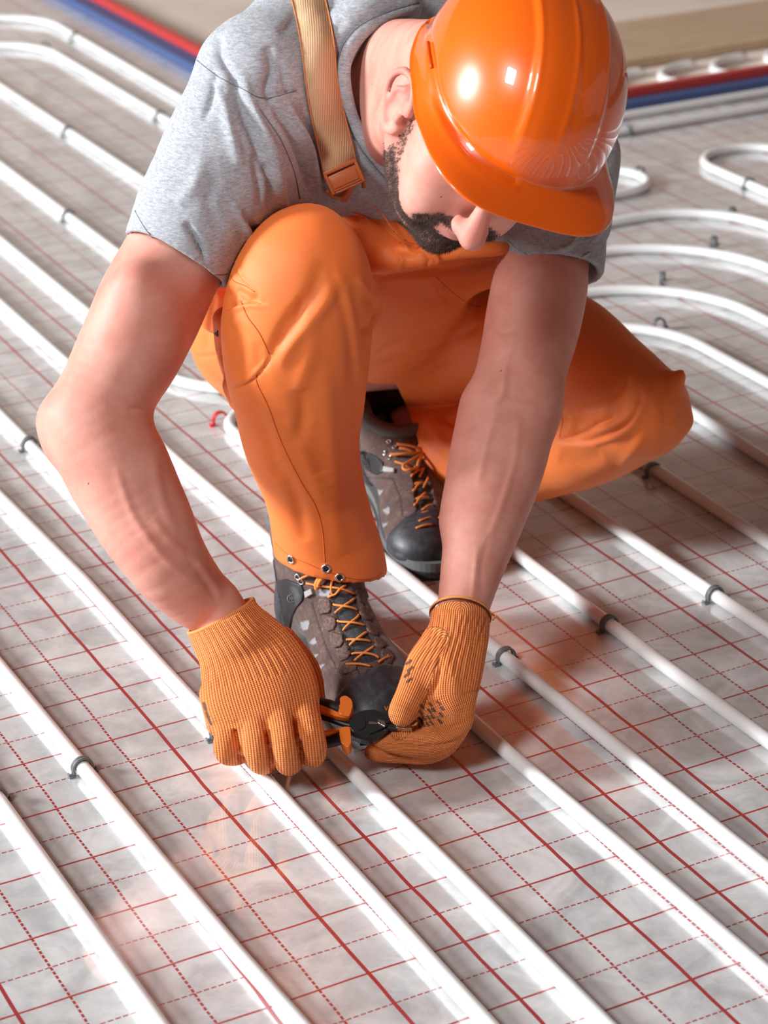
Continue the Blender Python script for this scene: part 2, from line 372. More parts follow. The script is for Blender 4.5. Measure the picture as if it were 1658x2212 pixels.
# ------------------------------------------------------------------ signed-distance sculpting
class SDF:
    def __init__(s, lo, hi, h):
        s.h = h; s.lo = np.array(lo, np.float32); s.n = np.ceil((np.array(hi) - lo) / h).astype(int) + 1
        s.f = np.full(s.n, .03, np.float32)
        s.ax = [s.lo[i] + np.arange(s.n[i], dtype=np.float32) * h for i in range(3)]
    def win(s, lo, hi):
        a = np.clip(np.floor((np.array(lo) - s.lo) / s.h).astype(int), 0, s.n); b = np.clip(np.ceil((np.array(hi) - s.lo) / s.h).astype(int) + 1, 0, s.n)
        if np.any(b <= a): return None
        return tuple(slice(i, j) for i, j in zip(a, b))
    def pts(s, w):
        return [s.ax[0][w[0]][:, None, None], s.ax[1][w[1]][None, :, None], s.ax[2][w[2]][None, None, :]]
    def blend(s, w, d, k, op):
        f = s.f[w]
        if op == 'sub': d = -d
        if op == 'add':
            if k > 0:
                hh = np.clip(.5 + .5 * (f - d) / k, 0, 1); r = f + (d - f) * hh - k * hh * (1 - hh)
            else: r = np.minimum(f, d)
        else:
            if k > 0:
                hh = np.clip(.5 - .5 * (f - d) / k, 0, 1); r = f + (d - f) * hh + k * hh * (1 - hh)
            else: r = np.maximum(f, d)
        s.f[w] = r
    def chain(s, nodes, k=.01, op='add', n=4, sq=None):
        """tube through nodes (point, radius); sq = (direction, ratio) flattens it along a direction"""
        P = np.array([a for a, _ in nodes]); R = np.array([b for _, b in nodes])
        if len(P) > 2 and n > 1:
            Q = catmull(np.c_[P, R], n); P = Q[:, :3]; R = np.maximum(Q[:, 3], 1e-4)
        rm = max(1.0, 1.0 if sq is None else sq[1]); mg = k + 2.5 * s.h + .004
        W_ = s.win((P - R[:, None] * rm).min(0) - mg, (P + R[:, None] * rm).max(0) + mg)
        if W_ is None: return s
        T = np.full([q_.stop - q_.start for q_ in W_], .05, np.float32)
        if sq is not None: dv = np.array(sq[0], float); dv /= np.linalg.norm(dv); rat = sq[1]
        for i in range(max(1, len(P) - 1)):
            j = min(i + 1, len(P) - 1); a, b, ra, rb = P[i], P[j], R[i], R[j]; m_ = max(ra, rb) * rm + mg
            w = s.win(np.minimum(a, b) - m_, np.maximum(a, b) + m_)
            if w is None: continue
            w = tuple(slice(max(x.start, y.start), min(x.stop, y.stop)) for x, y in zip(w, W_))
            if any(x.stop <= x.start for x in w): continue
            X = s.pts(w); D = [X[q_] - np.float32(a[q_]) for q_ in range(3)]; B = (b - a).astype(np.float64)
            if sq is not None:
                t0 = D[0] * np.float32(dv[0]) + D[1] * np.float32(dv[1]) + D[2] * np.float32(dv[2]); c_ = np.float32(1 / rat - 1)
                D = [D[q_] + c_ * t0 * np.float32(dv[q_]) for q_ in range(3)]; B = B + (1 / rat - 1) * (B @ dv) * dv
            L = float(B @ B)
            if L < 1e-12: d = np.sqrt(D[0] ** 2 + D[1] ** 2 + D[2] ** 2) - ra
            else:
                t = np.clip((D[0] * np.float32(B[0]) + D[1] * np.float32(B[1]) + D[2] * np.float32(B[2])) / np.float32(L), 0, 1)
                d = np.sqrt((D[0] - t * np.float32(B[0])) ** 2 + (D[1] - t * np.float32(B[1])) ** 2 + (D[2] - t * np.float32(B[2])) ** 2) - (ra + np.float32(rb - ra) * t)
            tw = tuple(slice(x.start - y.start, x.stop - y.start) for x, y in zip(w, W_))
            T[tw] = np.minimum(T[tw], d)
        s.blend(W_, T, k, op); return s
    def ell(s, c, r, R=None, k=.01, op='add'):
        """ellipsoid; rows of R are its axes"""
        c = np.array(c, float); r = np.array(r, float); R = np.eye(3) if R is None else np.array(R); mg = k + 2.5 * s.h + .004
        e = np.sqrt(((R * r[:, None]) ** 2).sum(0)) + mg
        w = s.win(c - e, c + e)
        if w is None: return s
        X = s.pts(w); D = [X[i] - np.float32(c[i]) for i in range(3)]
        L = [D[0] * np.float32(R[i][0]) + D[1] * np.float32(R[i][1]) + D[2] * np.float32(R[i][2]) for i in range(3)]
        k0 = np.sqrt(sum((L[i] / np.float32(r[i])) ** 2 for i in range(3))); k1 = np.sqrt(sum((L[i] / np.float32(r[i] ** 2)) ** 2 for i in range(3))) + 1e-6
        s.blend(w, k0 * (k0 - 1) / k1, k, op); return s
    def plane(s, p, n, k=0.0):
        """cut away everything on the side n points to"""
        n = np.array(n, float); n /= np.linalg.norm(n); X = s.pts((slice(None),) * 3)
        d = ((X[0] - np.float32(p[0])) * np.float32(n[0]) + (X[1] - np.float32(p[1])) * np.float32(n[1]) + (X[2] - np.float32(p[2])) * np.float32(n[2]))
        if k: s.blend((slice(None),) * 3, -d, k, 'sub')
        else: np.maximum(s.f, d, out=s.f)
        return s
    def cutbox(s, p, n, lo, hi):
        """same, only inside a box"""
        w = s.win(lo, hi)
        if w is None: return s
        n = np.array(n, float); n /= np.linalg.norm(n); X = s.pts(w)
        d = ((X[0] - np.float32(p[0])) * np.float32(n[0]) + (X[1] - np.float32(p[1])) * np.float32(n[1]) + (X[2] - np.float32(p[2])) * np.float32(n[2]))
        s.f[w] = np.maximum(s.f[w], d); return s
    def mesh(s):
        """naive surface nets -> vertices, quads"""
        f = s.f; ins = (f < 0)
        nx, ny, nz = f.shape
        cnt = np.zeros((nx - 1, ny - 1, nz - 1), np.uint8)
        for a in (0, 1):
            for b in (0, 1):
                for c in (0, 1): cnt += ins[a:nx - 1 + a, b:ny - 1 + b, c:nz - 1 + c]
        act = (cnt > 0) & (cnt < 8); idx = np.argwhere(act); I = np.full(act.shape, -1, np.int32); I[act] = np.arange(len(idx))
        cn = np.array([(a, b, c) for a in (0, 1) for b in (0, 1) for c in (0, 1)])
        val = np.stack([f[idx[:, 0] + a, idx[:, 1] + b, idx[:, 2] + c] for a, b, c in cn], 1)
        acc = np.zeros((len(idx), 3)); num = np.zeros(len(idx))
        for i in range(8):
            for j in range(i + 1, 8):
                if np.abs(cn[i] - cn[j]).sum() != 1: continue
                vi, vj = val[:, i], val[:, j]; mk = (vi < 0) != (vj < 0)
                t = vi / np.where(mk, vi - vj, 1); p = cn[i] + (cn[j] - cn[i]) * t[:, None]
                acc += np.where(mk[:, None], p, 0); num += mk
        V = s.lo + (idx + acc / np.maximum(num, 1)[:, None]) * s.h
        F = []
        for ax in range(3):
            sl = [slice(1, n_ - 1) for n_ in f.shape]; sl[ax] = slice(0, f.shape[ax] - 1)
            sh = list(sl); sh[ax] = slice(1, f.shape[ax]); a_ = ins[tuple(sl)]; b_ = ins[tuple(sh)]
            e = np.argwhere(a_ != b_); sgn = a_[tuple(e.T)]
            off = np.array([1, 1, 1]); off[ax] = 0; e = e + off
            o1, o2 = [q_ for q_ in range(3) if q_ != ax]
            def cell(d1, d2):
                g = e.copy(); g[:, o1] -= d1; g[:, o2] -= d2; return I[tuple(g.T)]
            qd = np.stack([cell(1, 1), cell(0, 1), cell(0, 0), cell(1, 0)], 1)
            flip = sgn if ax != 1 else ~sgn
            qd[~flip] = qd[~flip][:, ::-1]; F.append(qd)
        F = np.concatenate(F); F = F[(F >= 0).all(1)]
        return V, F
def vnormals(V, F):
    n = np.cross(V[F[:, 2]] - V[F[:, 0]], V[F[:, 3]] - V[F[:, 1]]); N = np.zeros_like(V)
    for i in range(4): 
        for c in range(3): N[:, c] += np.bincount(F[:, i], n[:, c], len(V))
    return N / (np.linalg.norm(N, axis=1)[:, None] + 1e-12)
def smooth(V, F, it=2, lam=.5):
    e = np.concatenate([F[:, [0, 1]], F[:, [1, 2]], F[:, [2, 3]], F[:, [3, 0]]]); e = np.concatenate([e, e[:, ::-1]])
    deg = np.bincount(e[:, 0], minlength=len(V))[:, None]
    for _ in range(it):
        A = np.stack([np.bincount(e[:, 0], V[e[:, 1], c], len(V)) for c in range(3)], 1) / np.maximum(deg, 1); V = V + lam * (A - V)
    return V
def seg_dist(X, line):
    """distance (px) of points X to a pixel polyline, and the parameter along it"""
    L = np.asarray(line, float); best = np.full(len(X), 1e9); par = np.zeros(len(X)); side = np.zeros(len(X))
    for i in range(len(L) - 1):
        a, b = L[i], L[i + 1]; d = b - a; t = np.clip(((X - a) @ d) / (d @ d), 0, 1); q_ = X - a - t[:, None] * d; r = np.hypot(q_[:, 0], q_[:, 1])
        mk = r < best; best = np.where(mk, r, best); par = np.where(mk, (i + t) / (len(L) - 1), par)
        side = np.where(mk, np.sign(d[0] * q_[:, 1] - d[1] * q_[:, 0]), side)
    return best, par, side
def folds(V, F, strokes):
    """press folds into the camera-side surface: (polyline px, width px, height m, kind)"""
    N = vnormals(V, F); X = PX(V); view = (CAM - V); view /= np.linalg.norm(view, axis=1)[:, None]
    face = np.clip((N * view).sum(1) * 2.5, 0, 1); D = np.zeros(len(V))
    for st in strokes:
        ln, wd, am = st[:3]; kind = st[3] if len(st) > 3 else 'g'
        ln = catmull(np.array(ln, float), 4) if len(ln) > 2 else np.array(ln, float)
        lo = ln.min(0) - 4 * wd; hi = ln.max(0) + 4 * wd
        mk = np.where((X > lo).all(1) & (X < hi).all(1) & (face > 0))[0]
        if not len(mk): continue
        d, t, sd = seg_dist(X[mk], ln); tp = np.sin(np.clip(t, 0.0, 1.0) * math.pi) ** .5 if kind != 'e' else 1
        g = np.exp(-(d / wd) ** 2)
        if kind == 's': g = g * np.tanh(d * sd / wd * 1.2) * 1.6        # one side up, one side down
        D[mk] += am * g * tp * face[mk]
    return V + N * D[:, None]
def vnoise(P, freq, seed=0):
    """smooth value noise"""
    rs = np.random.RandomState(seed); G_ = rs.rand(17, 17, 17).astype(np.float32); q_ = np.asarray(P) * freq; i = np.floor(q_).astype(int); t = q_ - i; t = t * t * (3 - 2 * t); out = 0
    for a in (0, 1):
        for b in (0, 1):
            for c in (0, 1):
                out = out + G_[(i[:, 0] + a) % 17, (i[:, 1] + b) % 17, (i[:, 2] + c) % 17] * (t[:, 0] if a else 1 - t[:, 0]) * (t[:, 1] if b else 1 - t[:, 1]) * (t[:, 2] if c else 1 - t[:, 2])
    return out - .5
def set_attr(me, name, val):
    a = me.attributes.new(name, 'FLOAT', 'POINT'); a.data.foreach_set('value', np.asarray(val, np.float32))
def bvh(V, F): return BVHTree.FromPolygons([tuple(v) for v in V], [tuple(f) for f in F])
def cast(tree, px, py, off=0.0, dflt=None):
    d = ray(px, py); d = d / np.linalg.norm(d); hit, nrm, i, dist = tree.ray_cast(Vector(CAM), Vector(d))
    if hit is None: return dflt
    n = np.array(nrm); n = n if n @ d < 0 else -n
    return np.array(hit) + n * off
VF = CR[2]       # viewing direction
def decal(name, tree, poly, off, mat, parent, rings=(1.0, .96, .8, .6, .4, .2), sub_=3):
    """a raised patch lying on a surface, outline given as seen in the photograph"""
    P = np.array(poly, float); c = P.mean(0); L = []
    for i in range(len(P)):
        a_, b_ = P[i], P[(i + 1) % len(P)]
        for t in range(sub_): L.append(a_ + (b_ - a_) * t / sub_)
    L = np.array(L); n = len(L); V = []; last = cast(tree, *c, 0)
    if last is None: return None
    for k, r_ in enumerate((1.0,) + tuple(rings)):
        for q_ in L:
            x, y = c + (q_ - c) * (1.02 if k == 0 else r_); p = cast(tree, x, y, -.0006 if k == 0 else (off * .75 if k == 1 else off))
            if p is None or np.linalg.norm(p - last) > .03: p = last
            last = p; V.append(p)
    F = [(k * n + i, k * n + (i + 1) % n, (k + 1) * n + (i + 1) % n, (k + 1) * n + i) for k in range(len(rings)) for i in range(n)]
    me = mesh_np(name, V, F); bm = bmesh.new(); bm.from_mesh(me); bm.verts.ensure_lookup_table()
    bm.faces.new([bm.verts[len(rings) * n + i] for i in range(n)]); bmesh.ops.recalc_face_normals(bm, faces=bm.faces); bm.to_mesh(me); bm.free()
    return link(name, me, mat, parent)

# ------------------------------------------------------------------ PERSON
person = empty('person', tuple(Gz(800, 1250, 0)), 'squatting man in orange overalls and grey t-shirt leaning over the pipes', 'person')
bpy.context.view_layer.update()
NRIGHT, NUP = CR[0], -CR[1]

# ---- head frame
HC = W(1034, 258, 2.18)
def viewvec(x, y, z): v = x * NRIGHT + y * NUP - z * VF; return v / np.linalg.norm(v)
HU = viewvec(.42, .42, .80); HF = viewvec(0, -.885, .465); HF = HF - HU * (HF @ HU); HF /= np.linalg.norm(HF); HS = np.cross(HU, HF)
HS = HS if HS @ NRIGHT > 0 else -HS
HR = np.array([HS, HF, HU])
def H(s_, f_, u_): return HC + s_ * HS + f_ * HF + u_ * HU

# ---- skin: one continuous figure
def build_body():
    g = SDF((-.40, 1.96, .03), (.34, 2.86, .80), .0025)
    # torso, hips and legs inside the clothes
    g.chain([K(820, 690, 2.76, 150), K(850, 540, 2.66, 150), K(850, 380, 2.56, 160), K(830, 250, 2.50, 130)], .03)
    g.chain([K(590, 220, 2.42, 85), K(720, 210, 2.46, 110), K(960, 260, 2.50, 110), K(1200, 345, 2.53, 80)], .04)
    g.chain([K(760, 720, 2.76, 120), K(590, 735, 2.66, 120), K(640, 560, 2.34, 90), K(660, 540, 2.32, 88)], .02)
    g.chain([K(655, 560, 2.34, 85), K(650, 780, 2.34, 88), K(670, 980, 2.34, 70), K(690, 1180, 2.34, 60), K(690, 1260, 2.345, 58)], .02)
    g.chain([K(880, 720, 2.76, 110), K(1100, 730, 2.68, 105), K(1300, 840, 2.52, 80), K(1370, 885, 2.47, 75)], .02)
    g.chain([K(1370, 885, 2.47, 70), K(1200, 965, 2.58, 75), K(1000, 950, 2.70, 62), K(885, 925, 2.755, 52), K(866, 990, 2.77, 54)], .02)
    # right arm (left in the picture)
    g.chain([K(545, 225, 2.40, 105), K(440, 440, 2.35, 108), K(376, 560, 2.325, 112), K(328, 655, 2.30, 117), K(277, 760, 2.265, 112), K(228, 855, 2.235, 103), K(196, 915, 2.22, 96)], .01)
    g.chain([K(193, 915, 2.22, 96), K(226, 965, 2.205, 112), K(262, 1030, 2.19, 114), K(308, 1120, 2.165, 105), K(357, 1205, 2.14, 90), K(415, 1277, 2.145, 76), K(468, 1322, 2.142, 64), K(512, 1400, 2.108, 50), K(552, 1480, 2.075, 44)], .02)
    g.chain([K(128, 915, 2.222, 30), K(140, 950, 2.222, 34)], .03)          # point of the elbow
    g.ell(W(300, 690, 2.255), (.035, .03, .06), None, .03)                  # biceps
    # left arm
    g.chain([K(1215, 360, 2.535, 92), K(1190, 470, 2.50, 92), K(1180, 535, 2.47, 94), K(1165, 620, 2.435, 103), K(1149, 700, 2.40, 103), K(1128, 795, 2.36, 97), K(1112, 872, 2.33, 94)], .01)
    g.chain([K(1110, 875, 2.33, 94), K(1095, 940, 2.305, 97), K(1075, 1025, 2.27, 94), K(1052, 1105, 2.235, 86), K(1031, 1180, 2.20, 75), K(1014, 1250, 2.172, 64), K(999, 1318, 2.15, 56), K(985, 1400, 2.12, 46), K(975, 1480, 2.09, 40)], .02)
    g.chain([K(1050, 880, 2.305, 50), K(1030, 990, 2.27, 50), K(1005, 1120, 2.225, 42)], .03)
    # neck
    g.chain([K(850, 215, 2.53, 138), K(895, 215, 2.42, 130), (H(0, -.035, -.045), .058), (H(0, -.03, 0), .06)], .025)
    g.chain([K(790, 120, 2.57, 75), (H(-.03, -.06, .01), .035)], .03)       # trapezius
    g.chain([K(830, 330, 2.46, 40), (H(-.062, -.01, -.035), .018)], .03)    # neck muscle below the ear
    # head
    g.ell(H(0, -.012, .035), (.076, .096, .085), HR, .02)
    g.ell(H(0, .040, -.012), (.066, .058, .070), HR, .02)
    g.ell(H(0, .040, -.048), (.050, .044, .048), HR, .02)
    for sd in (-1, 1):
        g.chain([(H(sd * .062, .000, -.02), .016), (H(sd * .056, .008, -.058), .016), (H(sd * .034, .053, -.086), .016), (H(0, .074, -.090), .0165)], .016)
        g.ell(H(sd * .043, .066, -.008), (.020, .020, .018), HR, .02)                     # cheek bone
        g.ell(H(sd * .036, .070, -.045), (.022, .024, .030), HR, .02)
        g.ell(H(sd * .031, .104, .024), (.017, .012, .012), HR, .012, 'sub')              # eye socket
        g.ell(H(sd * .031, .088, .021), (.014, .013, .012), HR, .003)                     # closed lid
        g.chain([(H(sd * .012, .100, .040), .008), (H(sd * .045, .088, .041), .007)], .010)
        g.ell(H(sd * .0115, .112, -.023), (.0085, .010, .0075), HR, .009)                  # nostril wing
    g.ell(H(0, .078, -.086), (.020, .014, .014), HR, .012)                                # chin
    g.ell(H(0, .088, -.050), (.028, .016, .020), HR, .012)                                # muzzle
    g.chain([(H(0, .096, .032), .008), (H(0, .110, .008), .0085), (H(0, .122, -.013), .0125), (H(0, .126, -.018), .0135)], .009)
    for sd in (-1, 1): g.ell(H(sd * .0065, .119, -.034), (.0035, .005, .004), HR, .002, 'sub')
    g.chain([(H(-.024, .093, -.0475), .003), (H(-.008, .102, -.0430), .0046), (H(0, .104, -.0440), .0043), (H(.008, .102, -.0430), .0046), (H(.024, .093, -.0475), .003)], .003)
    g.chain([(H(-.022, .092, -.051), .003), (H(0, .101, -.0545), .0056), (H(.022, .092, -.051), .003)], .003)
    g.chain([(H(-.024, .098, -.0490), .0010), (H(0, .110, -.0486), .0015), (H(.024, .098, -.0490), .0010)], .002, 'sub')
    # ears
    for sd in (-1, 1):
        def E_(f_, u_, out): return H(sd * (.076 + out + .30 * max(0, -f_)), .006 + f_ * 1.1, -.006 + u_ * 1.12)
        rim = [E_(.012, .006, 0), E_(.013, .022, .004), E_(.002, .033, .008), E_(-.012, .031, .012), E_(-.019, .016, .014), E_(-.017, -.002, .013), E_(-.008, -.018, .009), E_(.002, -.028, .005), E_(.009, -.022, .001), E_(.010, -.012, 0)]
        g.chain([(p, .0042 if i < 7 else .0055) for i, p in enumerate(rim)], .004)
        g.ell(E_(-.003, .003, .003), (.008, .013, .026), HR, .006)
        g.ell(E_(.002, -.002, .0135), (.0075, .0085, .013), HR, .004, 'sub')
        g.chain([(E_(-.010, -.008, .010), .003), (E_(-.009, .010, .012), .003), (E_(-.002, .020, .010), .003)], .003)
        g.ell(E_(.011, -.004, .006), (.004, .004, .006), HR, .004)
    V, F = g.mesh(); V = smooth(V, F, 2, .45)
    keep = g; 
    sk = [  # tendons, veins, creases of the arms
        ([(250, 1010), (290, 1120), (360, 1210), (430, 1270)], 9, .0018), ([(330, 985), (350, 1080), (385, 1160)], 12, .0022),
        ([(330, 1120), (380, 1180), (440, 1230), (480, 1290)], 10, .002), ([(395, 1190), (440, 1250), (470, 1300)], 8, -.0018),
        ([(320, 888), (300, 880), (275, 885)], 6, -.002), ([(1110, 720), (1090, 800), (1085, 850), (1060, 875)], 8, .0022),
        ([(1060, 640), (1055, 690), (1090, 720), (1120, 700)], 6, -.0015), ([(1085, 850), (1120, 860), (1180, 870)], 7, -.0014), ([(1075, 880), (1050, 960), (1030, 1050)], 9, .0018),
        ([(1120, 900), (1110, 1000), (1080, 1100), (1050, 1180)], 8, .0014), ([(1030, 1180), (1025, 1240), (1020, 1300)], 5, .0012), ([(1060, 1150), (1040, 1220), (1040, 1290)], 5, -.0012),
        ([(870, 465), (905, 470), (935, 478)], 6, -.0012), ([(930, 470), (960, 462), (985, 470)], 6, -.0014)]
    V = folds(V, F, sk)
    V += vnormals(V, F) * (vnoise(V, 28, 3) * .0016)[:, None]
    return V, F
BV, BF = build_body()
Lh = (BV - HC) @ HR.T                                    # head coordinates
def sstep(a, b, x): t = np.clip((x - a) / (b - a), 0, 1); return t * t * (3 - 2 * t)
def beard_mask(L):
    s_, f_, u_ = np.abs(L[:, 0]), L[:, 1], L[:, 2]
    near = sstep(.16, .14, np.linalg.norm(L, axis=1))
    # jaw border line from below the ear to the chin
    line_u = np.interp(f_, [-.01, .01, .05, .09, .13], [-.028, -.050, -.068, -.071, -.070])
    band = sstep(.024, .004, np.abs(u_ - line_u + .010)) * sstep(-.004, .012, f_) * sstep(.072, .067, s_) * sstep(.03, .05, s_ + np.clip(f_ - .03, 0, 1)) 
    side = sstep(.006, -.010, np.abs(f_ - .026) - .006) * sstep(.045, .055, s_) * sstep(.074, .069, s_) * sstep(.015, -.01, u_) * .6
    chin = sstep(-.058, -.066, u_) * sstep(.040, .058, f_) * sstep(.038, .028, s_)
    corner = sstep(.018, .010, np.hypot(s_ - .030, (u_ + .053))) * sstep(.06, .08, f_)
    mous = sstep(.009, .004, np.abs(u_ + .0355 + .20 * s_)) * sstep(.034, .026, s_) * sstep(.08, .09, f_)
    lipfree = 1 - sstep(.0085, .0055, np.abs(u_ + .0490)) * sstep(.025, .020, s_) * sstep(.086, .091, f_)
    return np.clip(np.maximum.reduce([band, side, chin, corner, mous]) * lipfree * near, 0, 1)
bm_ = beard_mask(Lh)
me = mesh_np('body', BV, BF)
set_attr(me, 'beard', bm_ * (.95 + .9 * vnoise(BV, 260, 5)))
lip = sstep(.0105, .006, np.abs(Lh[:, 2] + .0485)) * sstep(.025, .019, np.abs(Lh[:, 0])) * sstep(.089, .095, Lh[:, 1]) * sstep(.15, .13, np.linalg.norm(Lh, axis=1))
ear_ = sstep(.070, .080, np.abs(Lh[:, 0])) * sstep(.05, .035, np.hypot(Lh[:, 1], Lh[:, 2]))
nose_ = sstep(.105, .122, Lh[:, 1]) * sstep(.04, .02, np.abs(Lh[:, 2] + .015)) * sstep(.15, .13, np.linalg.norm(Lh, axis=1))
hair_ = sstep(-.01, .02, Lh[:, 2] - .3 * np.clip(Lh[:, 1], 0, 1) * 2) * sstep(.05, .02, Lh[:, 1]) * sstep(.15, .13, np.linalg.norm(Lh, axis=1)) * sstep(.08, .074, np.abs(Lh[:, 0]) + .0 * Lh[:, 1])
set_attr(me, 'red', np.clip(lip * .9 + ear_ * .35 + nose_ * .35, 0, 1))
set_attr(me, 'hair', hair_)
M = Mat('skin', (.74, .42, .35), .56, Specular_IOR_Level=.35); co = M.coords()
mott = M.noise(co, 22, 5, .6); fine = M.noise(co, 260, 3, .6)
c0 = M.ramp(mott, [(.3, (.63, .245, .185)), (.7, (.75, .365, .29))])
c1 = M.mix(M.math('MULTIPLY', M.attr('red'), .6), c0, (.62, .22, .20))
mole = M.node('TexVoronoi', feature='F1'); M.l.new(co, mole.inputs['Vector']); mole.inputs['Scale'].default_value = 26
c1 = M.mix(M.math('LESS_THAN', mole.outputs['Distance'], .035), c1, (.30, .11, .08))
st = M.noise(co, 700, 2, .7)
c2 = M.mix(M.math('MULTIPLY', M.attr('beard'), M.math('ADD', M.math('MULTIPLY', st, .8), .45), clamp=True), c1, (.045, .03, .03))
c2 = M.mix(M.math('MULTIPLY', M.attr('hair'), .8), c2, (.05, .035, .03))
M.to(c2, 'Base Color'); M.set('Subsurface Weight', .12); M.set('Subsurface Radius', (.012, .004, .002)); M.set('Subsurface Scale', .6)
M.bump(M.math('ADD', fine, M.noise(co, 60, 3)), .25, .0006); SKIN = M.m
body = link('body', me, SKIN, person)
body['label'] = 'bare skin of the face, neck and forearms'
# short beard hairs
rs = np.random.RandomState(11)
fc = BV[BF].mean(1); fm = bm_[BF].mean(1); fn = vnormals(BV, BF)[BF[:, 0]]; cand = np.where(fm > .15)[0]
pick = cand[rs.rand(len(cand)) < np.clip(fm[cand] * 1.2, 0, 1)]; pick = np.repeat(pick, 5)
P0 = BV[BF[pick]]; wt = rs.dirichlet((1, 1, 1, 1), len(pick)); P0 = (P0 * wt[:, :, None]).sum(1)
gd = -HU * .9 + HF * .25; dd = fn[pick] * .55 + gd * .8 + rs.randn(len(pick), 3) * .25; dd /= np.linalg.norm(dd, axis=1)[:, None]
ln_ = rs.uniform(.0022, .0050, len(pick))[:, None]; sdv = np.cross(dd, fn[pick]); sdv /= np.linalg.norm(sdv, axis=1)[:, None] + 1e-9
w0 = .00016
tri = np.stack([P0 - sdv * w0, P0 + sdv * w0, P0 + dd * ln_], 1).reshape(-1, 3)
o = link('beard', mesh_np('beard', tri, np.arange(len(tri)).reshape(-1, 3)), Mat('beard_hair', (.050, .024, .016), .85).m, person)
tag(o, 'short dark trimmed beard', kind='stuff')

